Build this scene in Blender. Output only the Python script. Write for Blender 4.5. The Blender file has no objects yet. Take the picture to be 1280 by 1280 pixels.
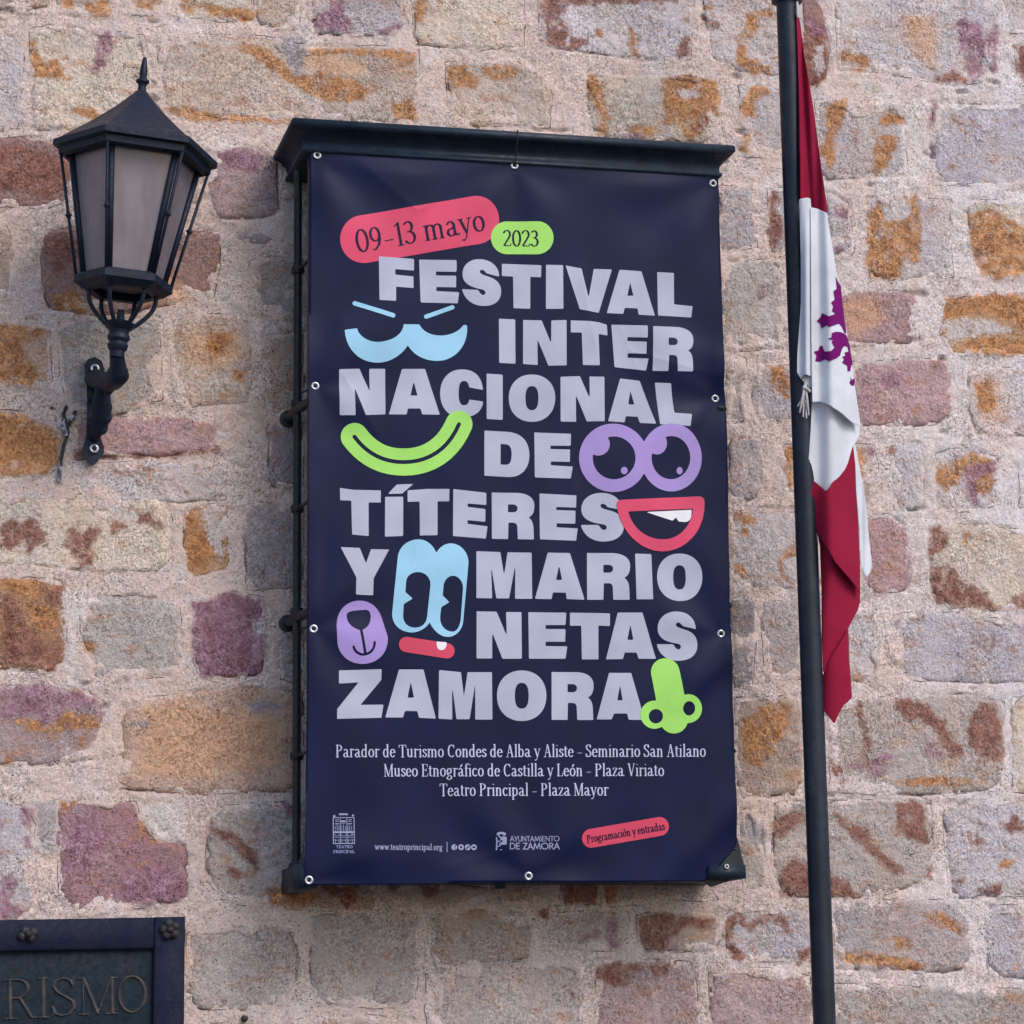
import bpy, math
import numpy as np
from mathutils import Vector
C = bpy.context.scene.collection
RNG = np.random.default_rng(7)

# ------------------------------------------------------------ camera, sky, sun, exposure
F_PX, CX, CY = 3602.3, 892.0, 480.4            # focal length and principal point of the 1280 px photograph
ROT = np.array([-0.22253207, -0.29802959, 0.00370325])
DIST, CAMZ = 8.0, 1.65


def rodr(w):
    t = np.linalg.norm(w); k = w / t
    K = np.array([[0, -k[2], k[1]], [k[2], 0, -k[0]], [-k[1], k[0], 0]])
    return np.eye(3) + math.sin(t) * K + (1 - math.cos(t)) * K @ K


RC = rodr(ROT)                                  # columns: wall X, down, into the wall, in camera axes (x right, y down, z forward)
CAM = np.array([0.0, -DIST, CAMZ])


def U(px, py, d=0.0):
    """world point seen at a photo pixel, on the plane d metres in front of the wall face (wall face is y = 0)"""
    px = np.asarray(px, float); py = np.asarray(py, float); d = np.asarray(d, float)
    v = np.stack([(px - CX) / F_PX, (py - CY) / F_PX, np.ones_like(px)], -1)
    w = v @ RC                                  # components along wall X, down, into wall
    s = (DIST - d) / w[..., 2]
    return np.stack([w[..., 0] * s, -DIST + w[..., 2] * s, CAMZ - w[..., 1] * s], -1)


def V(px, py, d=0.0):
    return Vector(U(px, py, d).tolist())


cam = bpy.data.objects.new('camera', bpy.data.cameras.new('camera'))
C.objects.link(cam); bpy.context.scene.camera = cam
cam.data.sensor_width = 36; cam.data.lens = F_PX / 1280 * 36
cam.data.shift_x = -(CX - 640) / 1280; cam.data.shift_y = -(640 - CY) / 1280
cam.data.clip_start = 0.1; cam.data.clip_end = 400
B = np.stack([RC[:, 0], RC[:, 2], -RC[:, 1]], 1)   # camera axes rows <- world columns
from mathutils import Matrix
R3 = Matrix(((B[0, 0], B[0, 1], B[0, 2]), (-B[1, 0], -B[1, 1], -B[1, 2]), (-B[2, 0], -B[2, 1], -B[2, 2])))
cam.matrix_world = Matrix.Translation(Vector(CAM.tolist())) @ R3.transposed().to_4x4()

SUN_EL, SUN_AZ = math.radians(41), math.radians(30)   # high, from behind the camera and a little to its right
w = bpy.data.worlds.new('World'); bpy.context.scene.world = w; w.use_nodes = True
wn = w.node_tree.nodes; wl = w.node_tree.links
sky = wn.new('ShaderNodeTexSky'); sky.sky_type = 'NISHITA'; sky.sun_disc = False
sky.sun_elevation = SUN_EL; sky.sun_rotation = math.radians(180) - SUN_AZ
sky.air_density = 1.0; sky.dust_density = 1.6; sky.ozone_density = 1.0
wl.new(sky.outputs[0], wn['Background'].inputs[0]); wn['Background'].inputs[1].default_value = 0.15
sl = bpy.data.lights.new('sun', 'SUN'); sl.energy = 1.15; sl.angle = math.radians(24); sl.color = (1.0, 0.94, 0.89)
so = bpy.data.objects.new('sun', sl); C.objects.link(so)
sd_ = Vector((math.sin(SUN_AZ) * math.cos(SUN_EL), -math.cos(SUN_AZ) * math.cos(SUN_EL), math.sin(SUN_EL)))
so.rotation_euler = sd_.to_track_quat('Z', 'Y').to_euler(); so.location = (2, -12, 14)
vs = bpy.context.scene.view_settings
vs.view_transform = 'Standard'; vs.look = 'None'; vs.gamma = 1; vs.exposure = 0.56
try: vs.use_curve_mapping = False
except Exception: pass

# ------------------------------------------------------------ small helpers
def lin(c):
    return tuple(((x / 255) / 12.92 if x / 255 <= .04045 else ((x / 255 + .055) / 1.055) ** 2.4) for x in c)


KA = 1.38
def alb(c, k=None):
    """surface colour that shows as the 8-bit colour c under this light"""
    return tuple(min(.9, v * (k or KA)) for v in lin(c))


def tag(o, label=None, cat=None, group=None, kind=None):
    for k, v in (('label', label), ('category', cat), ('group', group), ('kind', kind)):
        if v: o[k] = v
    return o


def empty(name, loc=(0, 0, 0)):
    o = bpy.data.objects.new(name, None); C.objects.link(o); o.location = loc; o.empty_display_size = .05
    return o


def link(name, me, mat, parent=None, smooth=False):
    o = bpy.data.objects.new(name, me); C.objects.link(o)
    for m in (mat if isinstance(mat, (list, tuple)) else [mat]): me.materials.append(m)
    if smooth: me.polygons.foreach_set('use_smooth', [True] * len(me.polygons))
    if parent is not None:
        o.parent = parent; o.location = -parent.location if parent.parent is None else (0, 0, 0)
    return o


def mesh_np(verts, faces):
    me = bpy.data.meshes.new('mesh'); me.from_pydata([tuple(v) for v in verts], [], faces); me.update()
    return me


def mesh_quads(verts, quads):
    me = bpy.data.meshes.new('mesh'); n = len(quads)
    me.vertices.add(len(verts)); me.vertices.foreach_set('co', np.asarray(verts, np.float32).ravel())
    me.loops.add(n * 4); me.loops.foreach_set('vertex_index', np.asarray(quads, np.int32).ravel())
    me.polygons.add(n); me.polygons.foreach_set('loop_start', np.arange(n, dtype=np.int32) * 4)
    try: me.polygons.foreach_set('loop_total', np.full(n, 4, np.int32))
    except Exception: pass
    me.update(calc_edges=True)
    return me


class MB:
    def __init__(s): s.v = []; s.f = []
    def add(s, vs_, fs):
        n = len(s.v); s.v += [tuple(v) for v in vs_]; s.f += [tuple(i + n for i in f) for f in fs]
    def box(s, lo, hi):
        x0, y0, z0 = lo; x1, y1, z1 = hi
        s.add([(x0, y0, z0), (x1, y0, z0), (x1, y1, z0), (x0, y1, z0), (x0, y0, z1), (x1, y0, z1), (x1, y1, z1), (x0, y1, z1)],
              [(0, 3, 2, 1), (4, 5, 6, 7), (0, 1, 5, 4), (1, 2, 6, 5), (2, 3, 7, 6), (3, 0, 4, 7)])
    def tube(s, pts, rad, n=12, cap=True):
        pts = [Vector(p) for p in pts]
        rad = rad if isinstance(rad, (list, tuple)) else [rad] * len(pts)
        t0 = (pts[1] - pts[0]).normalized(); a = t0.orthogonal().normalized(); rings = []
        for i, p in enumerate(pts):
            t = (pts[min(i + 1, len(pts) - 1)] - pts[max(i - 1, 0)])
            t = t.normalized() if t.length > 1e-9 else t0
            a = (a - t * a.dot(t)); a = a.normalized() if a.length > 1e-6 else t.orthogonal().normalized()
            b = t.cross(a)
            rings.append([p + (a * math.cos(2 * math.pi * k / n) + b * math.sin(2 * math.pi * k / n)) * rad[i] for k in range(n)])
        vs_ = [v for r in rings for v in r]; fs = []
        for i in range(len(pts) - 1):
            for k in range(n):
                fs.append((i * n + k, i * n + (k + 1) % n, (i + 1) * n + (k + 1) % n, (i + 1) * n + k))
        if cap: fs += [tuple(range(n))[::-1], tuple(range((len(pts) - 1) * n, len(pts) * n))]
        s.add(vs_, fs)
    def lathe(s, o, prof, ax=(0, 0, 1), n=20, rot0=0.0):
        """prof: (radius, height along ax)"""
        ax = Vector(ax).normalized(); o = Vector(o)
        a = Vector((1, 0, 0)); a = (a - ax * a.dot(ax))
        a = a.normalized() if a.length > .1 else Vector((0, 0, 1)); b = ax.cross(a)
        vs_ = []; fs = []
        for r, h in prof:
            for k in range(n):
                t = 2 * math.pi * k / n + rot0
                vs_.append(o + ax * h + (a * math.cos(t) + b * math.sin(t)) * max(r, 1e-5))
        for i in range(len(prof) - 1):
            for k in range(n):
                fs.append((i * n + k, i * n + (k + 1) % n, (i + 1) * n + (k + 1) % n, (i + 1) * n + k))
        fs += [tuple(range(n))[::-1], tuple(range((len(prof) - 1) * n, len(prof) * n))]
        s.add(vs_, fs)
    def torus(s, c, ax, R, r, n=24, m=8):
        ax = Vector(ax).normalized(); a = ax.orthogonal().normalized(); b = ax.cross(a); c = Vector(c); vs_ = []; fs = []
        for i in range(n):
            t = 2 * math.pi * i / n; u = a * math.cos(t) + b * math.sin(t)
            for j in range(m):
                q = 2 * math.pi * j / m; vs_.append(c + u * (R + r * math.cos(q)) + ax * (r * math.sin(q)))
        for i in range(n):
            for j in range(m):
                fs.append((i * m + j, ((i + 1) % n) * m + j, ((i + 1) % n) * m + (j + 1) % m, i * m + (j + 1) % m))
        s.add(vs_, fs)
    def obj(s, name, mat, parent=None, smooth=True, auto=35):
        me = mesh_np(s.v, s.f); me.validate()
        import bmesh
        bm = bmesh.new(); bm.from_mesh(me); bmesh.ops.recalc_face_normals(bm, faces=bm.faces)
        if smooth:
            for e in bm.edges:
                if len(e.link_faces) == 2 and e.calc_face_angle(0) > math.radians(auto): e.smooth = False
        bm.to_mesh(me); bm.free()
        return link(name, me, mat, parent, smooth)


# value noise (world metres)
def _h(ix, iy, seed):
    n = (ix.astype(np.int64) * 374761393 + iy.astype(np.int64) * 668265263 + seed * 1442695041) & 0xffffffff
    n = ((n ^ (n >> 13)) * 1274126177) & 0xffffffff
    return ((n ^ (n >> 16)) & 0xffff) / 65535.0


def vnoise(x, y, sc, seed=0):
    x = np.asarray(x) * sc; y = np.asarray(y) * sc
    ix = np.floor(x); iy = np.floor(y); fx = x - ix; fy = y - iy
    fx = fx * fx * (3 - 2 * fx); fy = fy * fy * (3 - 2 * fy)
    a = _h(ix, iy, seed); b = _h(ix + 1, iy, seed); c = _h(ix, iy + 1, seed); d = _h(ix + 1, iy + 1, seed)
    return (a * (1 - fx) + b * fx) * (1 - fy) + (c * (1 - fx) + d * fx) * fy - .5


def fbm(x, y, sc, seed=0, oct=4, g=.5):
    r = 0; a = 1
    for i in range(oct): r = r + a * vnoise(x, y, sc * 2 ** i, seed + i * 17); a *= g
    return r


# signed distance to closed polygons, positive inside (even-odd)
def psd(X, Y, polys):
    d = np.full(X.shape, 1e9); ins = np.zeros(X.shape, bool)
    for P in polys:
        P = np.asarray(P, float); n = len(P)
        for i in range(n):
            ax, ay = P[i]; bx, by = P[(i + 1) % n]; ex, ey = bx - ax, by - ay
            t = np.clip(((X - ax) * ex + (Y - ay) * ey) / (ex * ex + ey * ey + 1e-12), 0, 1)
            d = np.minimum(d, (X - ax - t * ex) ** 2 + (Y - ay - t * ey) ** 2)
            if ay != by:
                c = ((ay > Y) != (by > Y)) & (X < ex * (Y - ay) / (ey if ey else 1e-12) + ax)
                ins ^= c
    return np.where(ins, 1, -1) * np.sqrt(d)


def path(s):
    """'M x y L x y C ...' -> list of points"""
    t = s.replace(',', ' ').split(); i = 0; out = []; cur = None
    while i < len(t):
        c = t[i]
        if c in 'ML': cmd = c; i += 1; continue
        if c == 'C': cmd = c; i += 1; continue
        if cmd in 'ML':
            cur = (float(t[i]), float(t[i + 1])); out.append(cur); i += 2
        else:
            q = [float(v) for v in t[i:i + 6]]; i += 6
            p0 = cur; p1, p2, p3 = (q[0], q[1]), (q[2], q[3]), (q[4], q[5])
            for k in range(1, 11):
                u = k / 10; a = (1 - u) ** 3; b = 3 * u * (1 - u) ** 2; c_ = 3 * u * u * (1 - u); e = u ** 3
                out.append((a * p0[0] + b * p1[0] + c_ * p2[0] + e * p3[0], a * p0[1] + b * p1[1] + c_ * p2[1] + e * p3[1]))
            cur = p3
    return out


def march(fn, box, step, surf, name, mat, parent=None, smooth=True):
    """mesh of the region fn(px,py) > 0 on the surface surf(px,py) -> world points"""
    x0, y0, x1, y1 = box
    xs = np.arange(x0, x1 + step, step); ys = np.arange(y0, y1 + step, step)
    X, Y = np.meshgrid(xs, ys); Fv = fn(X, Y); Fv = np.where(np.abs(Fv) < 1e-6, 1e-6, Fv); I = Fv > 0
    nx = len(xs)
    a, b, c, d = I[:-1, :-1], I[:-1, 1:], I[1:, 1:], I[1:, :-1]
    full = a & b & c & d; mix = (a | b | c | d) & ~full
    used = {}; P = []; faces = []
    def gid(j, i):
        k = (j, i)
        if k not in used: used[k] = len(P); P.append((xs[i], ys[j]))
        return used[k]
    def eid(j, i, j2, i2):
        k = (min((j, i), (j2, i2)), max((j, i), (j2, i2)))
        if k not in used:
            (ja, ia), (jb, ib) = k; fa, fb = Fv[ja, ia], Fv[jb, ib]; t = fa / (fa - fb)
            used[k] = len(P); P.append((xs[ia] + (xs[ib] - xs[ia]) * t, ys[ja] + (ys[jb] - ys[ja]) * t))
        return used[k]
    for j, i in zip(*np.nonzero(full)):
        faces.append((gid(j, i), gid(j + 1, i), gid(j + 1, i + 1), gid(j, i + 1)))
    for j, i in zip(*np.nonzero(mix)):
        cs = [(j, i), (j + 1, i), (j + 1, i + 1), (j, i + 1)]; poly = []
        st = [I[q] for q in cs]
        if st == [True, False, True, False] or st == [False, True, False, True]:
            for k in range(4):
                if st[k]: faces.append((gid(*cs[k]), eid(*cs[k], *cs[(k + 1) % 4]), eid(*cs[k - 1], *cs[k])))
            continue
        for k in range(4):
            if st[k]: poly.append(gid(*cs[k]))
            if st[k] != st[(k + 1) % 4]: poly.append(eid(*cs[k], *cs[(k + 1) % 4]))
        if len(poly) > 2: faces.append(tuple(poly))
    if not P: return None
    P = np.array(P)
    return link(name, mesh_np(surf(P[:, 0], P[:, 1]), faces), mat, parent, smooth)


# ------------------------------------------------------------ materials
class NT:
    def __init__(s, name):
        s.m = bpy.data.materials.new(name); s.m.use_nodes = True; s.t = s.m.node_tree; s.b = s.t.nodes['Principled BSDF']
    def n(s, ty, **k):
        o = s.t.nodes.new('ShaderNode' + ty)
        for a, v in k.items(): setattr(o, a, v)
        return o
    def put(s, sock, v):
        if isinstance(v, bpy.types.NodeSocket): s.t.links.new(v, sock)
        elif isinstance(v, tuple) and len(v) == 3 and sock.type == 'RGBA': sock.default_value = (*v, 1)
        else: sock.default_value = v
    def pos(s, scale=(1, 1, 1)):
        c = s.n('TexCoord'); mp = s.n('Mapping'); mp.inputs['Scale'].default_value = scale
        s.t.links.new(c.outputs['Object'], mp.inputs['Vector']); return mp.outputs[0]
    def noise(s, sc, det=4, rough=.55, vec=None, dist=0.0):
        o = s.n('TexNoise'); o.inputs['Scale'].default_value = sc; o.inputs['Detail'].default_value = det
        o.inputs['Roughness'].default_value = rough; o.inputs['Distortion'].default_value = dist
        s.t.links.new(vec if vec is not None else s.pos(), o.inputs['Vector']); return o.outputs[0]
    def vor(s, sc, vec=None, feat='F1'):
        o = s.n('TexVoronoi', feature=feat); o.inputs['Scale'].default_value = sc
        s.t.links.new(vec if vec is not None else s.pos(), o.inputs['Vector']); return o.outputs['Distance']
    def ma(s, op, a, b=0.0, c=None, clamp=False):
        o = s.n('Math', operation=op, use_clamp=clamp); s.put(o.inputs[0], a); s.put(o.inputs[1], b)
        if c is not None: s.put(o.inputs[2], c)
        return o.outputs[0]
    def ramp(s, v, lo, hi, a=0.0, b=1.0):
        o = s.n('MapRange', interpolation_type='SMOOTHSTEP'); s.put(o.inputs[0], v)
        for i, q in enumerate((lo, hi, a, b)): o.inputs[i + 1].default_value = q
        return o.outputs[0]
    def mix(s, f, a, b, mode='MIX'):
        o = s.n('Mix', data_type='RGBA', blend_type=mode); s.put(o.inputs[0], f); s.put(o.inputs[6], a); s.put(o.inputs[7], b)
        return o.outputs[2]
    def attr(s, name, col=False):
        o = s.n('Attribute'); o.attribute_name = name; return o.outputs['Color'] if col else o.outputs['Fac']
    def bump(s, h, strength, dist, nrm=None):
        o = s.n('Bump'); o.inputs['Strength'].default_value = strength; o.inputs['Distance'].default_value = dist
        s.put(o.inputs['Height'], h)
        if nrm is not None: s.t.links.new(nrm, o.inputs['Normal'])
        return o.outputs[0]
    def done(s, col=None, rough=None, nrm=None, metal=None, spec=None):
        if col is not None: s.put(s.b.inputs['Base Color'], col)
        if rough is not None: s.put(s.b.inputs['Roughness'], rough)
        if nrm is not None: s.t.links.new(nrm, s.b.inputs['Normal'])
        if metal is not None: s.b.inputs['Metallic'].default_value = metal
        if spec is not None: s.b.inputs['Specular IOR Level'].default_value = spec
        return s.m


KINDS = ('stain', 'ochre', 'brown', 'purple', 'pale', 'grey')
PCOL = {'stain': ((205, 158, 120), (196, 150, 118)), 'ochre': ((144, 98, 66), (186, 136, 94)), 'brown': ((116, 76, 68), (146, 104, 90)),
        'purple': ((128, 92, 102), (160, 124, 138)), 'pale': ((200, 188, 184), (184, 172, 172)), 'grey': ((138, 130, 134), (158, 148, 150))}


def stone_mat(name, mortar=False):
    t = NT(name); P = t.pos()
    big = t.noise(5.5, 5, .6, P); mid = t.noise(26, 6, .65, P, .4); fine = t.noise(120, 6, .75, P); grain = t.noise(330, 4, .75, P)
    base = t.attr('base', True)
    if mortar:
        base = t.mix(t.ma('MULTIPLY', t.ramp(big, .46, .62), .45), base, alb((190, 164, 148)))
        base = t.mix(t.ma('MULTIPLY', t.ramp(t.noise(10, 7, .68, P), .50, .64), .55), base, alb((194, 186, 188)))
        gr = t.ramp(t.noise(8, 7, .66, t.pos((1.7, 1, 1.3))), .54, .68)
        base = t.mix(t.ma('MULTIPLY', gr, .40), base, alb((152, 142, 140)))
    else:
        warm = t.ramp(big, .42, .64); base = t.mix(t.ma('MULTIPLY', warm, .5), base, t.mix(1.0, base, (1.10, .96, .84), 'MULTIPLY'))
        base = t.mix(t.ma('MULTIPLY', t.ramp(t.noise(7, 6, .65, t.pos((1, 1.3, .8))), .48, .66), .6), base, t.mix(1.0, base, (.90, .90, 1.0), 'MULTIPLY'))
        # weathered skin: pale lichen and lime left on the faces, rusty flecks
        base = t.mix(t.ma('MULTIPLY', t.ramp(t.noise(17, 8, .72, P, .5), .54, .66), .45), base, alb((196, 184, 180)))
        base = t.mix(t.ma('MULTIPLY', t.ramp(t.noise(13, 9, .78, t.pos((1.0, 1, 1.5)), .7), .53, .61), .62), base, alb((168, 122, 92)))
        base = t.mix(t.ma('MULTIPLY', t.ramp(t.noise(11, 9, .80, t.pos((1.2, 1.7, 1.1)), .8), .575, .635), .60), base, alb((126, 88, 84)))
    col = base
    jit = t.ma('MULTIPLY', t.ma('SUBTRACT', t.noise(34, 9, .74, P, .3), .5), .070)
    jit2 = t.ma('MULTIPLY', t.ma('SUBTRACT', fine, .5), .040)
    fade = t.ramp(t.noise(24, 7, .72, t.pos((1.1, 1, .9)), .5), .34, .52, .38, .95)
    for k in KINDS:
        s_ = t.ma('ADD', t.ma('ADD', t.attr('sd_' + k), jit), jit2)
        m = t.ramp(s_, -.016, .030) if k == 'stain' else t.ramp(s_, -.0045, .0075)
        c1, c2 = PCOL[k]
        cc = t.mix(t.ramp(t.ma('ADD', t.ma('MULTIPLY', mid, .6), t.ma('MULTIPLY', fine, .4)), .40, .60), alb(c1), alb(c2))
        col = t.mix(t.ma('MULTIPLY', m, .6 if k == 'stain' else fade), col, cc)
        if k in ('ochre', 'brown', 'purple'):
            edge = t.ramp(t.ma('ABSOLUTE', s_), 0.0, .0035, .28, 0.0)
            col = t.mix(t.ma('MULTIPLY', edge, t.ramp(big, .4, .6)), col, alb((104, 76, 66)))
    # mineral speckle in slightly different hues, crystals, small open pores and hairline cracks
    for sc, am in ((38, .40), (150, .52), (420, .36)):
        o = t.n('TexNoise'); o.inputs['Scale'].default_value = sc; o.inputs['Detail'].default_value = 5; o.inputs['Roughness'].default_value = .7
        t.t.links.new(P, o.inputs['Vector'])
        g = t.mix(1.0, t.mix(.72, o.outputs['Color'], o.outputs[0]), (am * 1.0, am, am), 'MULTIPLY')
        a_ = t.n('VectorMath', operation='ADD'); t.put(a_.inputs[0], g); a_.inputs[1].default_value = (1 - am / 2,) * 3
        col = t.mix(1.0, col, a_.outputs[0], 'MULTIPLY')
    zone = t.ramp(t.noise(4.5, 4, .6, t.pos((1, 1, 1.2))), .38, .62, .35, 1.15)
    col = t.mulv(col, t.ma('MULTIPLY_ADD', t.ramp(fine, .34, .66, -.38, .26), zone, 1.0))
    col = t.mulv(col, t.ma('MULTIPLY_ADD', t.ramp(grain, .36, .64, -.22, .16), zone, 1.0))
    thr = t.ramp(t.noise(9, 4, .6, P), .38, .62, .00, .16)
    pit = t.ramp(t.ma('SUBTRACT', t.ma('ADD', t.vor(110, t.pos((1, 1, 1.3))), t.ma('MULTIPLY', t.ma('SUBTRACT', fine, .5), .5)), thr), .02, .12)
    col = t.mulv(col, t.ma('MULTIPLY_ADD', pit, .68, .32))
    wv = t.n('VectorMath', operation='ADD'); dn = t.n('TexNoise'); dn.inputs['Scale'].default_value = 14; dn.inputs['Detail'].default_value = 6
    t.t.links.new(P, dn.inputs['Vector']); sc_ = t.mulv(dn.outputs['Color'], .16); t.t.links.new(P, wv.inputs[0]); t.t.links.new(sc_, wv.inputs[1])
    ck = t.vor(6.5, wv.outputs[0], 'DISTANCE_TO_EDGE'); cm = t.ma('MULTIPLY', t.ramp(ck, .0, .010, 1.0, 0.0), t.ramp(t.noise(5, 3, .5, t.pos((1, 1, 1.4))), .52, .60))
    col = t.mix(t.ma('MULTIPLY', cm, .62), col, alb((98, 82, 78)))
    h = t.ma('ADD', t.ma('MULTIPLY', mid, .9), t.ma('MULTIPLY', fine, .75))
    jn = t.ma('ADD', t.attr('joint'), t.ma('MULTIPLY', t.ma('SUBTRACT', mid, .5), .018))
    jl = t.ma('MULTIPLY', t.ramp(t.ma('ABSOLUTE', t.ma('SUBTRACT', jn, .001 if mortar else .004)), .0004, .0017, 1.0, 0.0), t.ramp(t.noise(11, 5, .65, t.pos((1.2, 1, .8))), .50, .58))
    col = t.mix(t.ma('MULTIPLY', jl, .72), col, alb((70, 58, 56)))
    h = t.ma('ADD', h, t.ma('MULTIPLY', pit, .30)); h = t.ma('SUBTRACT', h, t.ma('MULTIPLY', jl, .5))
    if not mortar: h = t.ma('ADD', h, t.ma('MULTIPLY', t.ma('MULTIPLY', t.noise(62, 4, .68, t.rot(38)), zone), 1.0))
    return t.done(col, .93, t.bump(h, 1.0, .0135 if not mortar else .0090), spec=.12)


def _mulv(s, col, f):
    o = s.n('VectorMath', operation='SCALE'); s.put(o.inputs[0], col); s.put(o.inputs['Scale'], f); return o.outputs[0]
NT.mulv = _mulv


def _rot(s, deg):
    c = s.n('TexCoord'); mp = s.n('Mapping'); mp.inputs['Rotation'].default_value = (0, math.radians(deg), 0); mp.inputs['Scale'].default_value = (1, 1, .45)
    s.t.links.new(c.outputs['Object'], mp.inputs['Vector']); return mp.outputs[0]
NT.rot = _rot


def metal_mat(name, c1, c2, rough=.45, bump=.0012, sc=30, spec=.5, dust=None, chips=False):
    t = NT(name); n1 = t.noise(sc, 5, .65); col = t.mix(t.ramp(n1, .35, .68), c1, c2)
    if chips:
        ch = t.ma('MULTIPLY', t.ramp(t.vor(38), .04, .10, 1.0, 0.0), t.ramp(t.noise(7, 4, .6), .56, .62)); col = t.mix(t.ma('MULTIPLY', ch, .8), col, (.13, .12, .13))
        col = t.mix(t.ma('MULTIPLY', t.ramp(t.noise(16, 8, .75, t.pos((1, 1, .35))), .58, .70), .5), col, (.055, .052, .055))
    if dust:
        g = t.n('NewGeometry'); sx = t.n('SeparateXYZ'); t.t.links.new(g.outputs['Normal'], sx.inputs[0])
        up = t.ramp(sx.outputs[2], .2, .9); dn = t.ramp(t.noise(60, 5, .7), .35, .65)
        col = t.mix(t.ma('MULTIPLY', t.ma('MULTIPLY', up, dn), .5), col, dust)
    r = t.ramp(t.noise(sc * 3, 4, .6), .3, .7, rough - .1, rough + .15)
    return t.done(col, r, t.bump(t.noise(sc * 5, 4, .7), .6, bump), spec=spec)


STONE = stone_mat('weathered_sandstone'); MORTAR = stone_mat('lime_mortar', True)
IRON = metal_mat('black_painted_iron', (.006, .0105, .024), (.010, .0165, .035), .5, .0010, 25, .22)
FRAME = metal_mat('dark_frame_paint', (.006, .014, .027), (.014, .026, .046), .5, .0016, 18, .35, chips=True)
TUBE = metal_mat('black_tube_paint', (.006, .008, .012), (.012, .016, .022), .5, .0008, 25, .4)
POLE = metal_mat('dark_pole_paint', (.004, .008, .018), (.009, .016, .031), .42, .0005, 14, .3, chips=True)
STEEL = metal_mat('galvanised_steel', (.45, .46, .48), (.62, .63, .66), .3, .0003, 60, .7); STEEL.node_tree.nodes['Principled BSDF'].inputs['Metallic'].default_value = .6
PLAQUE = metal_mat('patinated_bronze', (.005, .010, .028), (.013, .015, .034), .6, .003, 26, .14)
PLAQUE2 = metal_mat('patinated_bronze_panel', (.004, .011, .020), (.010, .018, .030), .6, .003, 26, .14)
BRONZE = metal_mat('rubbed_bronze', (.014, .016, .026), (.055, .042, .034), .5, .001, 40, .5)
BOSS = metal_mat('dark_bronze', (.012, .012, .016), (.045, .036, .04), .55, .003, 60, .4)


def vinyl(name, c, rough=.45, var=.08, spec=.16):
    t = NT(name); n1 = t.noise(7, 3, .5)
    col = t.mulv(t.rgb(c), t.ramp(n1, .3, .7, 1 - var, 1 + var))
    col = t.mulv(col, t.ramp(t.noise(700, 2, .6), .3, .7, .93, 1.07))
    return t.done(col, rough, t.bump(t.noise(900, 2, .5), .3, .0003), spec=spec)


def _rgb(s, c):
    o = s.n('RGB'); o.outputs[0].default_value = (*c, 1); return o.outputs[0]
NT.rgb = _rgb
NAVY = vinyl('navy_vinyl', (.0024, .0058, .0350), .42, .16, .13)
WHITE = vinyl('white_print', (.385, .398, .505)); PINK = vinyl('pink_print', (.60, .062, .130)); RED = vinyl('red_print', (.56, .055, .105))
GREEN = vinyl('green_print', (.31, .62, .125)); BLUE = vinyl('blue_print', (.28, .52, .69)); VIOLET = vinyl('violet_print', (.33, .235, .53))
TOOTH = vinyl('tooth_white_print', (.72, .70, .74)); SMALL = vinyl('small_text_print', (.46, .47, .66)); FOOT = vinyl('footer_print', (.27, .29, .45)); DIM = vinyl('dim_print', (.24, .27, .50))
INK = vinyl('navy_ink', (.008, .008, .034), .45, .08, .12)


def cloth_mat(name, c, tr=.25):
    t = NT(name); col = t.mulv(t.rgb(c), t.ramp(t.noise(9, 4, .55), .3, .7, .92, 1.08)); col = t.mulv(col, t.ramp(t.noise(500, 2, .6), .3, .7, .92, 1.08))
    tx = t.n('BsdfTranslucent'); t.t.links.new(col, tx.inputs[0]); mx = t.n('MixShader'); mx.inputs[0].default_value = tr
    t.done(col, .85, t.bump(t.noise(600, 2, .5), .4, .0004), spec=.15)
    t.t.links.new(t.b.outputs[0], mx.inputs[1]); t.t.links.new(tx.outputs[0], mx.inputs[2]); t.t.links.new(mx.outputs[0], t.t.nodes['Material Output'].inputs[0])
    return t.m
CRED = cloth_mat('crimson_cloth', (.265, .009, .038), .12); CWHITE = cloth_mat('white_cloth', (.66, .68, .74), .18); CPURP = cloth_mat('purple_cloth', (.15, .004, .125), .1)
t = NT('frosted_glass'); gc = t.mix(t.ramp(t.noise(6, 3, .5), .35, .65), (.25, .225, .26), (.31, .275, .31))
gc = t.mulv(gc, t.ramp(t.noise(300, 3, .6), .3, .7, .9, 1.1)); tx = t.n('BsdfTranslucent'); tx.inputs[0].default_value = (.86, .80, .80, 1); mx = t.n('MixShader'); mx.inputs[0].default_value = .42
gc = t.mulv(gc, t.ramp(t.noise(9, 6, .7, t.pos((2.4, 1, .5))), .35, .62, .82, 1.08))
t.done(gc, t.ramp(t.noise(14, 5, .7), .4, .65, .14, .42), t.bump(t.noise(260, 3, .6), .3, .0006), spec=.6)
t.t.links.new(t.b.outputs[0], mx.inputs[1]); t.t.links.new(tx.outputs[0], mx.inputs[2]); t.t.links.new(mx.outputs[0], t.t.nodes['Material Output'].inputs[0]); GLASS = t.m
t = NT('paving'); n_ = t.noise(3, 6, .6); GROUND = t.done(t.mix(n_, (.22, .19, .17), (.34, .30, .27)), .9)
t = NT('rope'); ROPE = t.done(t.mix(t.noise(90, 3, .6), (.30, .27, .27), (.62, .60, .60)), .95)
t = NT('cable'); CABLE = t.done((.01, .01, .012), .5)
t = NT('old_tape'); TAPE = t.done(t.mix(t.ramp(t.noise(120, 3, .6), .45, .55), (.06, .06, .08), (.36, .38, .44)), .6)

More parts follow.
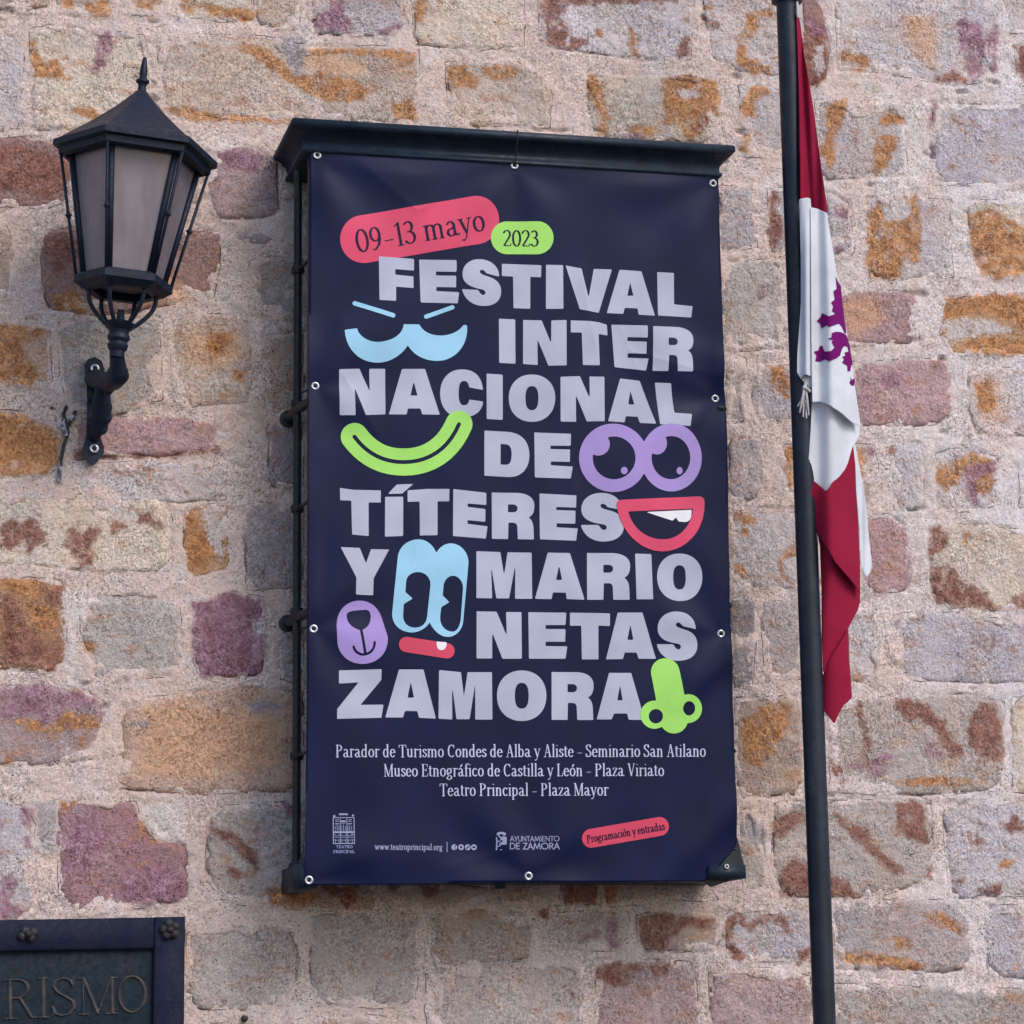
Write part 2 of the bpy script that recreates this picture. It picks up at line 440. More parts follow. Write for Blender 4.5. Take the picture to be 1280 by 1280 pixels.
# ------------------------------------------------------------ the stone wall
BASE = {'w': (198, 184, 172), 'W': (184, 168, 158), 'g': (174, 163, 159), 'G': (164, 153, 154), 'm': (166, 146, 146), 'M': (150, 122, 118),
        'p': (134, 102, 110), 'P': (150, 118, 124), 'k': (172, 144, 146), 't': (178, 160, 150), 'T': (182, 156, 142), 'o': (180, 144, 114), 'O': (184, 138, 98), 'l': (180, 172, 176),
        'L': (184, 176, 182), 'b': (160, 124, 100), 'v': (170, 162, 158), 'd': (152, 144, 146), 'x': (190, 180, 182)}
# outline in photo pixels | base colour | how far it stands out of the mortar (mm)
STONES = '''
-40,-30 62,-30 64,8 30,14 -40,12|t|3
68,-30 146,-30 148,18 120,24 72,20|W|3
150,-30 215,-30 214,14 188,21 152,20|t|4
220,-30 318,-30 318,24 290,30 250,24 222,26|w|3
320,-30 378,-30 374,36 352,42 322,30|W|2
386,-30 506,-30 504,34 492,44 440,46 392,42|l|3
514,-30 656,-30 656,58 600,63 560,60 516,56|w|3
670,-30 868,-30 864,76 800,76 740,66 674,60|x|3
876,-30 1000,-30 1000,92 960,98 886,78|x|3
1004,-30 1030,16 1039,48 1034,100 1014,114 1004,100|M|4
1042,-30 1225,-30 1252,20 1250,104 1190,108 1100,92 1046,88|x|1.5
1266,56 1330,50 1330,118 1274,108|M|4
1236,-30 1330,-30 1330,40 1262,44|x|2
-40,40 20,40 30,70 28,160 -40,172|x|2
36,36 60,30 180,44 190,90 188,150 120,160 40,164|w|3
194,40 330,44 400,60 402,150 300,152 200,136|W|5
388,58 470,56 524,62 526,120 520,156 400,150|W|4
556,76 640,74 676,90 692,118 688,160 560,158|W|2
734,90 900,96 904,180 736,170|w|2.5
922,106 1000,108 1000,202 930,198|x|2
1018,124 1130,128 1136,220 1020,226|x|1.5
1164,128 1330,132 1330,236 1166,232|L|2.5
-40,172 40,170 86,184 88,250 60,262 -40,258|M|5
96,190 250,178 258,262 110,270|g|2
256,182 330,178 346,196 350,268 300,276 262,270|m|4
898,232 944,230 948,310 896,318|l|2
958,236 1000,232 1004,318 962,324|x|2
1034,238 1062,252 1068,318 1036,326|x|2
1082,248 1130,242 1188,250 1192,348 1088,352|x|2
1210,250 1330,246 1330,350 1240,350 1212,300|w|3
-40,284 8,282 17,296 18,370 -40,382|t|4
50,290 104,280 160,286 274,288 276,330 268,372 200,384 120,396 60,384 48,350|M|4
288,294 320,288 346,298 330,306 300,304|G|3
310,326 330,320 380,322 380,402 318,398 309,380|v|4
900,328 976,322 982,436 902,442|v|2
1044,362 1140,362 1150,380 1150,428 1060,434 1046,410|k|3
1178,380 1220,366 1330,366 1330,448 1190,446 1175,420|o|4
-40,402 50,404 64,414 66,484 -40,484|T|4
72,404 200,394 204,500 150,520 86,516 74,470|v|3
214,404 240,390 318,396 322,480 306,504 226,510 212,480|W|5
332,420 380,412 380,520 334,516|t|2
906,446 934,446 936,528 908,530|g|2
940,460 996,455 998,528 950,530 938,500|l|2.5
1060,452 1180,448 1193,470 1194,516 1170,532 1064,534|k|4
1210,466 1228,458 1330,462 1330,546 1222,544 1210,510|x|2.5
-40,508 30,514 76,536 78,580 60,596 -40,600|O|5
84,524 200,518 274,530 276,562 200,572 130,570 92,576|k|5
92,578 240,576 280,580 284,624 160,632 96,620|x|3
334,532 380,528 380,612 336,606|G|2
908,548 950,546 958,580 956,616 940,628 910,626|G|2.5
978,556 1000,552 1000,616 984,614|o|3
1068,554 1092,556 1098,580 1094,622 1070,628|W|3
1114,554 1150,552 1156,600 1154,636 1116,640|l|3
1170,566 1200,558 1248,570 1252,630 1220,642 1172,640|x|2
1272,574 1330,570 1330,638 1274,634|l|3
-40,626 40,618 120,626 210,622 216,650 214,714 130,718 60,708 -40,706|w|5
228,642 262,628 284,634 286,716 244,724 230,716|o|4
304,628 380,626 380,740 308,738|G|3
912,638 1000,634 1000,736 948,738 912,710|l|2.5
1080,644 1110,642 1130,656 1138,690 1136,738 1100,744 1082,742|k|5
1160,660 1200,654 1330,666 1330,764 1190,766 1164,740|w|3
-40,720 60,722 84,732 86,780 80,826 66,844 0,838 -40,836|b|6
98,750 130,744 214,746 226,760 228,846 120,852 112,820 100,790|v|4
242,750 268,746 280,736 330,746 333,800 328,844 250,850 238,820|p|6
346,790 380,776 380,856 350,850|g|2
912,744 942,742 946,800 940,862 914,862|d|2.5
948,752 1004,748 1006,850 956,850|G|2.5
1046,764 1094,760 1104,800 1098,852 1050,856|l|1.5
1104,772 1140,764 1200,766 1290,780 1330,776 1330,856 1140,852 1112,826|L|3
-40,858 40,856 110,862 130,880 128,950 60,958 -40,958|m|5
150,896 180,872 300,858 380,864 380,990 240,994 140,986 156,940|T|8
918,872 1002,868 1004,994 928,998 916,960|t|3
1034,874 1200,866 1256,876 1258,990 1100,996 1036,990|g|4
1264,870 1330,868 1330,994 1264,992|w|3
-40,998 30,1000 44,1030 46,1120 36,1148 -40,1154|l|3
72,1006 100,1000 170,1002 180,1030 196,1052 232,1056 237,1080 234,1128 180,1136 100,1148 72,1120 70,1060|P|5
256,1022 280,1006 380,1000 380,1120 340,1136 280,1130 258,1100|g|6
924,1012 950,1010 956,1060 958,1112 928,1120|g|2
968,1002 1100,998 1164,1004 1168,1070 1160,1100 1100,1122 976,1122 964,1080|g|4
1178,1004 1330,998 1330,1120 1184,1124|l|3
232,1164 330,1156 366,1166 376,1200 366,1256 330,1264 234,1262|g|5
330,1104 470,1100 476,1140 360,1138|T|3
480,1100 570,1104 612,1110 560,1138 486,1134|t|2
620,1100 700,1102 700,1132 628,1134|t|2
700,1098 750,1102 752,1130 706,1134|b|2
756,1100 880,1104 900,1126 760,1134|t|2
390,1146 440,1138 522,1142 526,1200 518,1258 470,1262 392,1256 386,1200|g|4
538,1142 600,1136 672,1140 676,1196 600,1204 544,1214 536,1180|t|4
680,1142 740,1136 786,1140 790,1170 786,1190 700,1190 684,1180|g|4
794,1144 830,1136 902,1144 904,1170 896,1192 810,1190 796,1170|t|4
906,1138 960,1132 1018,1138 1020,1200 940,1204 908,1190|l|3
1038,1132 1100,1124 1190,1124 1216,1150 1214,1212 1150,1218 1046,1212|G|6
1230,1132 1330,1128 1330,1226 1234,1222|L|3
532,1218 600,1202 700,1198 728,1204 730,1330 540,1330 530,1260|g|6
744,1206 800,1198 864,1202 872,1230 880,1330 742,1330|m|5
886,1216 960,1208 1014,1220 1020,1330 888,1330|m|4
1040,1228 1140,1232 1330,1236 1330,1330 1042,1330|g|4
360,1274 460,1268 520,1274 522,1330 362,1330|t|3
232,1280 340,1276 346,1330 232,1330|W|3
-60,1158 232,1162 228,1330 -60,1330|g|1
'''
# stains, crusts and bare patches: kind | outline in photo pixels
PATCHES = '''
ochre|37,50 46,48 48,66 58,80 68,72 76,80 80,92 88,98 84,103 70,98 56,102 44,100 38,80
purple|122,42 138,38 144,54 134,74 124,92 112,90 118,68
ochre|82,138 98,133 118,136 128,148 116,153 104,146
ochre|226,0 250,-10 246,12 236,18 226,12
ochre|250,6 300,10 330,14 320,22 306,30 290,22 260,20
ochre|170,0 195,-4 190,12 172,12
ochre|75,0 92,-4 90,12 76,10
ochre|100,2 138,-2 140,20 112,22
ochre|288,58 310,55 336,62 352,76 368,92 400,92 440,98 460,112 456,126 430,130 400,124 376,112 352,98 330,82 310,68
ochre|204,136 230,132 260,140 300,144 340,148 380,150 378,156 240,152
grey|350,44 382,46 384,70 378,92 370,96 360,80 350,60
purple|417,-8 430,-8 432,20 442,34 438,44 396,36 393,20 410,10
purple|472,38 486,34 500,26 502,36 480,44
ochre|520,0 536,-4 530,30 518,26
ochre|384,62 420,60 500,62 520,68 518,84 480,72 430,68 390,70
ochre|490,128 512,126 524,138 520,152 500,154 488,140
ochre|560,80 580,84 600,100 592,112 570,112 556,106
ochre|600,84 640,80 650,92 620,104
brown|680,-8 838,-8 850,4 710,6 702,22 716,42 704,58 688,58 676,52 686,36 672,20 676,6
brown|708,46 736,50 734,60 712,62
ochre|743,36 754,34 752,46 742,46
ochre|786,34 792,40 798,72 786,64
brown|856,44 864,48 862,70 848,76 844,62
brown|878,20 892,24 904,32 892,38 876,30
ochre|880,4 890,6 888,14 878,12
ochre|933,16 964,8 966,22 952,24 946,44 934,50 932,70 948,78 966,82 960,94 936,92 918,80 922,60 920,48 930,36
ochre|736,92 746,94 754,108 756,130 762,144 760,172 748,172 750,140 736,122 733,110
ochre|828,98 862,94 896,100 902,118 898,148 892,142 888,138 876,160 874,176 858,174 846,156 830,156
pale|848,112 870,112 876,120 860,124 850,122
brown|868,154 878,140 886,150 880,166 870,168
ochre|782,160 800,156 818,160 816,172 784,168
purple|780,166 806,168 808,180 782,178
ochre|934,108 960,106 962,118 946,128 944,146 930,150 924,138
ochre|926,166 938,168 936,192 926,188
brown|1006,16 1022,26 1036,46 1036,64 1032,98 1022,112 1008,104 1004,50
pale|1018,58 1028,56 1030,86 1022,96 1016,84
purple|1004,18 1022,24 1034,46 1012,44
ochre|1048,62 1062,62 1066,66 1086,70 1090,78 1082,86 1068,80 1050,74
ochre|1062,86 1078,84 1074,92 1062,90
purple|1194,24 1206,22 1212,30 1222,26 1230,40 1232,72 1226,104 1214,106 1206,72 1198,60
purple|1234,40 1244,32 1250,40 1246,60 1248,94 1240,90 1234,66
brown|1168,98 1190,88 1210,98 1208,106 1190,102 1172,104
brown|1268,58 1300,54 1300,106 1278,104 1268,80
grey|1252,66 1264,64 1262,72 1254,72
purple|1162,132 1172,130 1168,148 1160,166 1158,160 1163,146
ochre|1044,126 1058,122 1060,130 1054,150 1044,178 1042,206 1036,212 1026,190 1032,160 1032,134
ochre|1098,148 1112,138 1130,146 1132,154 1116,158 1100,154
ochre|1096,172 1110,168 1122,172 1120,188 1112,202 1096,222 1090,214 1092,190
ochre|1184,208 1194,202 1196,210 1184,214
brown|-20,182 20,180 50,190 84,200 86,236 60,250 30,240 0,240 -20,220
brown|958,242 970,238 974,250 968,262 978,274 976,300 966,318 960,300 960,270
purple|1040,258 1054,256 1062,268 1058,276 1044,272
purple|1042,306 1056,306 1054,316 1044,320
ochre|1082,266 1100,252 1104,270 1112,276 1130,274 1140,268 1128,246 1144,242 1150,270 1152,300 1148,326 1140,330 1132,320 1126,346 1110,352 1090,346 1082,330 1084,296
pale|1104,262 1122,258 1134,268 1128,274 1110,274
ochre|1212,268 1226,262 1240,258 1252,270 1272,280 1300,290 1300,346 1262,346 1246,352 1224,338 1214,316 1210,290
ochre|1180,372 1210,368 1300,366 1300,432 1272,446 1262,440 1284,420 1264,402 1220,392 1176,402 1184,384
pale|1180,402 1210,396 1240,402 1264,412 1240,420 1200,424 1180,430
ochre|1206,426 1240,420 1280,424 1280,444 1260,448 1210,440
brown|60,300 90,290 96,320 84,340 70,330
ochre|92,376 108,374 116,386 108,396 94,394
ochre|-10,404 50,408 60,418 30,430 34,450 50,470 40,482 -10,480
ochre|290,460 306,464 308,474 296,480 290,474
ochre|262,418 280,412 290,424 280,440 264,446 256,432
ochre|274,496 290,490 292,498 278,502
ochre|962,458 974,456 982,468 988,484 984,498 972,490 962,478
ochre|-20,512 30,518 74,540 76,580 60,594 -20,598
brown|90,562 130,568 200,566 272,560 274,566 220,572 130,574 92,570
purple|1086,560 1094,562 1092,572 1086,572
ochre|980,560 992,556 992,610 984,608
ochre|1070,566 1080,560 1080,596 1072,600
ochre|1170,586 1196,572 1214,566 1240,574 1246,588 1240,610 1230,620 1210,614 1206,590 1196,604 1180,614 1170,604
purple|1206,582 1226,580 1248,574 1246,588 1220,600 1224,630 1218,640 1210,620 1206,602
brown|0,656 12,650 28,650 22,660 40,642 48,634 46,652 58,668 60,680 44,684 36,694 28,676 12,690 0,684
brown|84,660 98,654 104,662 120,660 126,664 118,676 114,696 116,706 100,710 92,700 88,688 78,684
brown|138,648 156,650 158,660 146,664 138,674
brown|172,638 186,640 196,650 206,656 200,664 188,656 170,654
ochre|230,644 242,640 250,660 272,664 268,700 256,716 234,712 232,680
pale|250,636 280,632 284,660 276,700 262,680 256,660
brown|0,744 16,740 24,760 32,780 50,800 76,800 80,820 66,842 40,832 0,830 4,790
brown|58,738 80,732 86,752 74,756 56,756
ochre|0,724 50,722 56,740 40,750 22,740 0,736
ochre|36,756 66,758 76,780 60,792 40,782
purple|240,752 268,750 282,738 328,748 332,796 326,842 252,848 240,818
pale|312,778 330,772 332,796 322,794
ochre|104,800 118,804 116,816 106,814
purple|0,858 40,858 52,852 60,862 100,864 124,880 130,892 110,884 80,884 74,900 56,908 46,894 20,896 0,906
ochre|10,900 40,898 56,910 80,890 124,894 126,910 96,912 60,920 30,914
ochre|96,922 108,916 106,934 96,938
ochre|6,946 20,940 18,956 6,956
grey|160,902 190,900 184,912 162,908
stain|180,880 260,880 300,930 260,980 170,970
purple|0,1018 6,1024 4,1040 0,1036
purple|25,1010 40,1008 44,1018 38,1034 28,1028
purple|30,1044 38,1044 38,1060 32,1060
purple|0,1094 16,1092 20,1112 14,1130 30,1138 0,1150
grey|44,1002 68,1000 74,1030 70,1066 54,1064 46,1040
ochre|74,1002 100,1000 88,1010 74,1010
pale|176,1010 200,1002 232,1006 234,1050 200,1052 184,1036
ochre|172,1022 180,1026 184,1040 200,1052 196,1058 180,1046
ochre|176,1104 190,1104 188,1116 176,1114
purple|150,1096 190,1080 236,1090 230,1124 180,1132 150,1126
brown|258,1032 278,1034 294,1044 318,1064 326,1076 322,1090 316,1096 308,1080 294,1060 282,1050 262,1042
brown|280,1080 296,1086 306,1096 300,1100 284,1092
purple|352,1004 376,1002 376,1030 356,1020
ochre|330,1110 372,1106 400,1120 380,1136 340,1134
brown|404,1104 446,1104 448,1122 436,1136 426,1134 420,1120 406,1118
brown|482,1104 500,1104 496,1116 484,1116
brown|524,1104 552,1104 544,1120 530,1124
brown|700,1102 748,1104 750,1132 704,1130
ochre|752,1104 776,1104 770,1130 756,1128
brown|672,1138 684,1136 686,1150 676,1148
purple|757,1150 768,1148 776,1176 774,1190 762,1188 756,1170
brown|796,1148 812,1140 836,1142 880,1144 896,1150 884,1162 856,1160 838,1172 832,1188 810,1188 798,1176
brown|906,1150 924,1140 934,1148 930,1160 918,1160 914,1180 932,1190 926,1202 912,1196 904,1176
brown|926,1158 948,1148 974,1142 986,1156 992,1176 984,1178 980,1160 966,1154 948,1158 938,1166
brown|996,1186 1012,1184 1016,1200 998,1206
brown|744,1212 770,1202 800,1204 806,1214 790,1216 784,1232 768,1234 748,1226
brown|812,1206 836,1204 832,1218 816,1222
ochre|1044,1190 1080,1190 1130,1196 1160,1206 1150,1214 1090,1208 1050,1202
ochre|1116,1172 1136,1168 1140,1184 1120,1188
ochre|1150,1140 1180,1140 1204,1160 1200,1170 1170,1156
brown|966,1028 986,1014 1004,1014 1006,1028 990,1034 978,1048 966,1046
brown|976,1086 984,1072 994,1070 1006,1078 1040,1090 1060,1104 1072,1122 974,1122
brown|1036,1008 1052,1018 1066,1030 1086,1036 1088,1052 1104,1066 1128,1084 1130,1092 1116,1092 1104,1080 1080,1062 1064,1044 1048,1030
brown|1118,1004 1144,1000 1156,1006 1158,1036 1162,1052 1150,1056 1136,1048 1120,1036
brown|1158,1084 1166,1078 1166,1100 1156,1098
brown|1204,1004 1228,1006 1230,1010 1212,1010
brown|1252,1030 1266,1020 1280,1028 1280,1044 1264,1042
brown|1214,1050 1230,1048 1230,1056 1216,1056
ochre|1246,1080 1260,1072 1272,1076 1262,1084 1248,1090
brown|1218,1110 1240,1108 1252,1102 1254,1114 1240,1122 1222,1116
brown|1192,1100 1206,1096 1208,1106 1196,1106
grey|926,1030 944,1024 956,1036 956,1054 940,1052 926,1042
brown|1068,880 1078,878 1080,900 1086,920 1088,936 1076,940 1078,916 1070,896
brown|1036,950 1050,954 1056,964 1044,970 1038,962
purple|1056,956 1084,954 1104,942 1116,944 1108,956 1110,966 1096,972 1076,964
brown|1120,874 1146,876 1166,888 1180,904 1192,924 1204,934 1206,944 1184,948 1176,922 1160,906 1130,898 1118,886
purple|1156,926 1174,934 1184,946 1168,950 1156,942
brown|1212,894 1226,876 1244,880 1252,910 1256,936 1254,950 1226,948 1212,934 1208,912
ochre|1110,976 1160,970 1200,972 1230,980 1196,984 1130,982
ochre|914,642 932,638 948,650 944,656 934,656 934,668 928,668 926,654 916,652
ochre|972,696 984,684 996,678 996,694 984,698 978,710 986,728 996,736 974,722
ochre|916,704 930,708 940,724 928,722 918,714
brown|1162,660 1174,658 1186,676 1180,690 1166,694 1162,706 1158,690
brown|1166,712 1184,706 1194,712 1200,724 1216,732 1230,740 1244,752 1240,764 1200,758 1170,754 1164,736
brown|1264,748 1280,738 1300,736 1300,762 1272,762
ochre|1206,664 1212,668 1210,682 1202,680
ochre|926,900 960,880 990,880 980,920 950,960 928,950
stain|1124,18 1168,18 1176,50 1170,88 1150,80 1130,50
grey|300,880 340,876 352,884 320,892
stain|240,900 300,880 360,900 350,960 280,970
stain|150,330 220,340 240,380 180,384
brown|20,200 50,196 70,206 60,220 30,222
brown|52,300 70,292 84,304 86,330 70,350 60,330
ochre|60,372 90,360 112,380 96,390 70,388
purple|270,190 300,186 330,196 320,216 284,214
stain|360,60 380,60 420,66 470,80 440,100 380,90
stain|230,414 300,408 310,450 260,470 226,450
grey|92,1010 110,1008 108,1018 94,1020
purple|90,1020 120,1010 140,1040 110,1090 76,1090
brown|1110,560 1120,556 1118,566 1112,568
purple|1100,470 1130,466 1124,484 1104,486
ochre|1215,480 1240,476 1246,510 1226,520
stain|1212,470 1250,470 1260,530 1226,530
stain|1046,372 1090,366 1110,400 1070,424 1048,410
pale|76,740 120,730 96,800 100,860 84,860
'''


def pts(s): return np.array([[float(q) for q in p.split(',')] for p in s.split()])


def chaikin(P, k=2, c=.13):
    for _ in range(k):
        Q = np.roll(P, -1, 0); P = np.stack([P * (1 - c) + Q * c, P * c + Q * (1 - c)], 1).reshape(-1, 2)
    return P


def densify(P, st):
    out = []
    for a, b in zip(P, np.roll(P, -1, 0)):
        n = max(1, int(np.ceil(np.hypot(*(b - a)) / st)))
        out += [a + (b - a) * i / n for i in range(n)]
    return np.array(out)


def wpoly(s):                                    # photo-pixel outline -> wall x, z in metres
    w_ = U(*pts(s).T); return w_[:, [0, 2]]


patches = []
for ln in PATCHES.strip().splitlines():
    k, s = ln.split('|'); P = wpoly(s); patches.append((k, P, P.min(0) - .05, P.max(0) + .05))


def set_attrs(me, X, Z, base, joint=None):
    if joint is not None: me.attributes.new('joint', 'FLOAT', 'POINT').data.foreach_set('value', np.asarray(joint, np.float32))
    else: me.attributes.new('joint', 'FLOAT', 'POINT').data.foreach_set('value', np.full(len(X), .5, np.float32))
    for k in KINDS:
        sdv = np.full(X.shape, -.05)
        for kk, P, lo, hi in patches:
            if kk != k: continue
            m = (X > lo[0]) & (X < hi[0]) & (Z > lo[1]) & (Z < hi[1])
            if m.any(): sdv[m] = np.maximum(sdv[m], np.maximum(-.05, psd(X[m], Z[m], [P])))
        a = me.attributes.new('sd_' + k, 'FLOAT', 'POINT'); a.data.foreach_set('value', sdv.astype(np.float32))
    a = me.attributes.new('base', 'FLOAT_COLOR', 'POINT')
    col = np.concatenate([base, np.ones((len(X), 1))], 1); a.data.foreach_set('color', col.astype(np.float32).ravel())


def face_noise(X, Z, seed=0):                    # hammered, weathered face of a block (metres)
    return (.006 * fbm(X, Z, 9, seed, 3) + .0056 * np.abs(fbm(X * .8 + Z * .5, Z * .8 - X * .5, 38, seed + 5, 3)) + .003 * fbm(X, Z, 70, seed + 9, 2))


stones = []
for ln in STONES.strip().splitlines():
    s, c, h = ln.split('|'); stones.append([wpoly(s), c, float(h) / 1000])

# lime mortar face: one sheet with real relief, returned 0.5 m deep at its ends
lo, hi = U([-30, 1310], [1310, 1310]), None
cs = U([-45, 1325, -45, 1325], [-45, -45, 1325, 1325]); xa, xb = cs[:, 0].min(), cs[:, 0].max(); za, zb = cs[:, 2].min(), cs[:, 2].max()
XS = np.concatenate([np.arange(xa - 2.6, xa - .01, .12), np.arange(xa, xb, .0055), np.arange(xb + .01, xb + 2.8, .12)])
ZS = np.concatenate([np.arange(-.05, za - .01, .12), np.arange(za, zb, .0055), np.arange(zb + .01, zb + 1.9, .12)])
Xg, Zg = np.meshgrid(XS, ZS); Xf, Zf = Xg.ravel(), Zg.ravel()
ins = np.full(Xf.shape, -1.0); near = np.full(Xf.shape, -.2)
for P, c, h in stones:
    m = (Xf > P[:, 0].min()) & (Xf < P[:, 0].max()) & (Zf > P[:, 1].min()) & (Zf < P[:, 1].max())
    ins[m] = np.maximum(ins[m], psd(Xf[m], Zf[m], [P]))
    m = (Xf > P[:, 0].min() - .03) & (Xf < P[:, 0].max() + .03) & (Zf > P[:, 1].min() - .03) & (Zf < P[:, 1].max() + .03)
    near[m] = np.maximum(near[m], psd(Xf[m], Zf[m], [P]))
mort = .0075 * fbm(Xf, Zf, 7, 3, 3) + .0055 * fbm(Xf, Zf, 28, 8, 3) + .003 * fbm(Xf, Zf, 75, 14, 2)
grv = np.clip(fbm(Xf, Zf, 9, 61, 3) * 2.2 + .25, 0, 1); mort -= .006 * grv * np.exp(-((ins - .002) / .0065) ** 2)
lap = .013 + .040 * np.clip(fbm(Xf, Zf, 8, 91, 4) * 1.7 + .12, 0, 1)   # mortar smeared over the arrises, more here, less there
mort += .004 * np.exp(-((ins - .012) / .02) ** 2) * (lap > .02)
mort -= .030 * np.clip((ins - lap) / .018, 0, 1)
# small joints and chips opened up along the mortar
mort -= .012 * np.clip((fbm(Xf * .6, Zf * 1.6, 16, 44, 3) - .46) / .12, 0, 1)
vv = np.stack([Xf, -mort, Zf], 1)
nx, nz = len(XS), len(ZS); idx = np.arange(nx * nz).reshape(nz, nx)
q = np.stack([idx[:-1, :-1], idx[:-1, 1:], idx[1:, 1:], idx[1:, :-1]], -1).reshape(-1, 4)
rim = np.concatenate([idx[0, :], idx[1:, -1], idx[-1, -2::-1], idx[-2:0:-1, 0]]); nb = len(rim)
bv = vv[rim].copy(); bv[:, 1] = .5
rq = np.stack([rim, np.arange(nb) + nx * nz, np.roll(np.arange(nb), -1) + nx * nz, np.roll(rim, -1)], -1)
vv2 = np.concatenate([vv, bv]); me = mesh_quads(vv2, np.concatenate([q, rq]))
mb_ = np.array(alb((188, 170, 163)))[None] * np.ones((len(vv2), 1)); mb_ *= (1 + .10 * fbm(vv2[:, 0], vv2[:, 2], 3, 21, 3))[:, None]
right = np.clip((vv2[:, 0] - U(900, 600)[0]) / 1.0, 0, 1)[:, None]; mb_ = mb_ * (1 - right) + np.array(alb((196, 186, 188)))[None] * right
set_attrs(me, vv2[:, 0], vv2[:, 2], mb_, np.concatenate([near, np.full(nb, -.2)]))
wall = link('stone_wall', me, MORTAR, None, True)
tag(wall, 'rubble stone wall of ochre, mauve and grey blocks set in pinkish lime mortar', 'wall')


def stone_block(P, c, h, seed, st=.0085, jit=.006, fine=True):
    Pp = densify(chaikin(P, 1), st)
    cen = Pp.mean(0); cen = (Pp.min(0) + Pp.max(0)) / 2 * .5 + cen * .5
    dv = Pp - cen; L = np.hypot(dv[:, 0], dv[:, 1])[:, None]; dv = dv / np.maximum(L, 1e-6)
    Pp = Pp + dv * (jit * (2.1 * fbm(Pp[:, 0], Pp[:, 1], 26, seed, 4) + .7 * fbm(Pp[:, 0], Pp[:, 1], 95, seed + 3, 2)))[:, None]
    nb_ = len(Pp); rad = L.mean(); depth = [(-.0, -.035), (-.0, -.006)] if fine else [(0, -.05), (0, -.006)]
    rings = []
    for t_, z in depth: rings.append((Pp, np.full(nb_, z), np.zeros(nb_)))
    k = max(3, int(rad / st)) if fine else 3
    for i in range(1, k):
        f = 1 - (i / k) ** .92
        Q = cen + (Pp - cen) * f; e = (1 - f) * L[:, 0]
        rings.append((Q, None, e))
    XYZ = []
    for Q, z, e in rings:
        if z is None:
            pr = 1 - np.exp(-e / .0065)
            # slightly domed face that dips under the mortar at the edge
            z = -.006 + (h * .34 + .0062) * pr + (face_noise(Q[:, 0], Q[:, 1], seed) + .0035 * fbm(Q[:, 0], Q[:, 1], 5, seed + 40, 2)) * np.clip(e / .012, 0, 1)
        XYZ.append(np.stack([Q[:, 0], -z, Q[:, 1]], 1))
    vs_ = np.concatenate(XYZ + [np.array([[cen[0], XYZ[-1][:, 1].mean(), cen[1]]])]); fs = []
    for r in range(len(XYZ) - 1):
        a = r * nb_
        for i in range(nb_): j = (i + 1) % nb_; fs.append((a + i, a + nb_ + i, a + nb_ + j, a + j))
    a = (len(XYZ) - 1) * nb_
    for i in range(nb_): fs.append((a + i, len(vs_) - 1, a + (i + 1) % nb_))
    eall = np.concatenate([np.full(2 * nb_, 0.0)] + [r_[2] for r_ in rings[2:]] + [np.array([rad])])
    return (vs_, fs, eall) if fine else (vs_, fs)


for n_i, (P, c, h) in enumerate(stones):
    vs_, fs, ej = stone_block(P, c, h, 100 + n_i * 7)
    me = mesh_np(vs_, fs)
    b = np.array(alb(BASE[c])) * (1 + .06 * RNG.standard_normal()) ; bb = b[None] * (1 + .16 * fbm(vs_[:, 0], vs_[:, 2], 6, n_i, 3) + .10 * fbm(vs_[:, 0], vs_[:, 2], 22, n_i + 50, 3))[:, None]
    set_attrs(me, vs_[:, 0], vs_[:, 2], bb, ej)
    link('stone', me, STONE, wall, True)

# the wall goes on in the same blocks all round the part in view
fv, ff, fb_ = [], [], []; z = .02; row = 0; keys = 'wgmtkxlovGLW'
while z < zb + 1.6:
    hh = RNG.uniform(.17, .27); x = xa - 2.5 + RNG.uniform(0, .2)
    while x < xb + 2.5:
        ww = RNG.uniform(.2, .45); cx_, cz_ = x + ww / 2, z + hh / 2
        infield = xa - .02 < cx_ + ww / 2 and cx_ - ww / 2 < xb + .02 and za - .02 < cz_ + hh / 2 and cz_ - hh / 2 < zb + .02
        hidden = U(400, 600)[0] < cx_ - ww / 2 and cx_ + ww / 2 < U(895, 600)[0] and U(640, 1085)[2] < cz_ - hh / 2 and cz_ + hh / 2 < U(640, 240)[2]
        if not infield or hidden:
            P = np.array([[x + .02, z + .02], [x + ww - .02, z + .02], [x + ww - .02, z + hh - .02], [x + .02, z + hh - .02]]) + RNG.uniform(-.014, .014, (4, 2))
            vs_, fs = stone_block(P, 'g', .004, row * 31 + len(ff), st=.06, jit=.01, fine=False); vs_[:, 1] -= .0
            o_ = sum(len(v) for v in fv); fv.append(vs_); ff += [tuple(i + o_ for i in f) for f in fs]
            fb_.append(np.array(alb(BASE[keys[RNG.integers(len(keys))]]))[None] * np.ones((len(vs_), 1)))
        x += ww
    z += hh; row += 1
fv = np.concatenate(fv); me = mesh_np(fv, ff); set_attrs(me, fv[:, 0], fv[:, 2], np.concatenate(fb_))
o = link('stone_courses', me, STONE, wall, True); tag(o, None, None, None, 'stuff')
# paving in front of the wall
mb = MB(); mb.box((-60, -60, -.2), (60, .6, 0)); tag(mb.obj('ground', GROUND), None, None, None, 'structure')

# ------------------------------------------------------------ poster frame fixed to the wall
D_B = .300                                        # banner hangs this far off the wall
X0 = U(388, 640, D_B)[0]; X1 = U(904, 640, D_B)[0]
ZT = (U(388, 190, .295)[2] + U(903, 217, .295)[2]) / 2; ZB = (U(383, 1105, .295)[2] + U(905, 1097, .295)[2]) / 2
fr = empty('poster_frame', ((X0 + X1) / 2, 0, ZB))
tag(fr, 'black metal wall frame with a moulded cornice that carries the festival banner', 'frame')
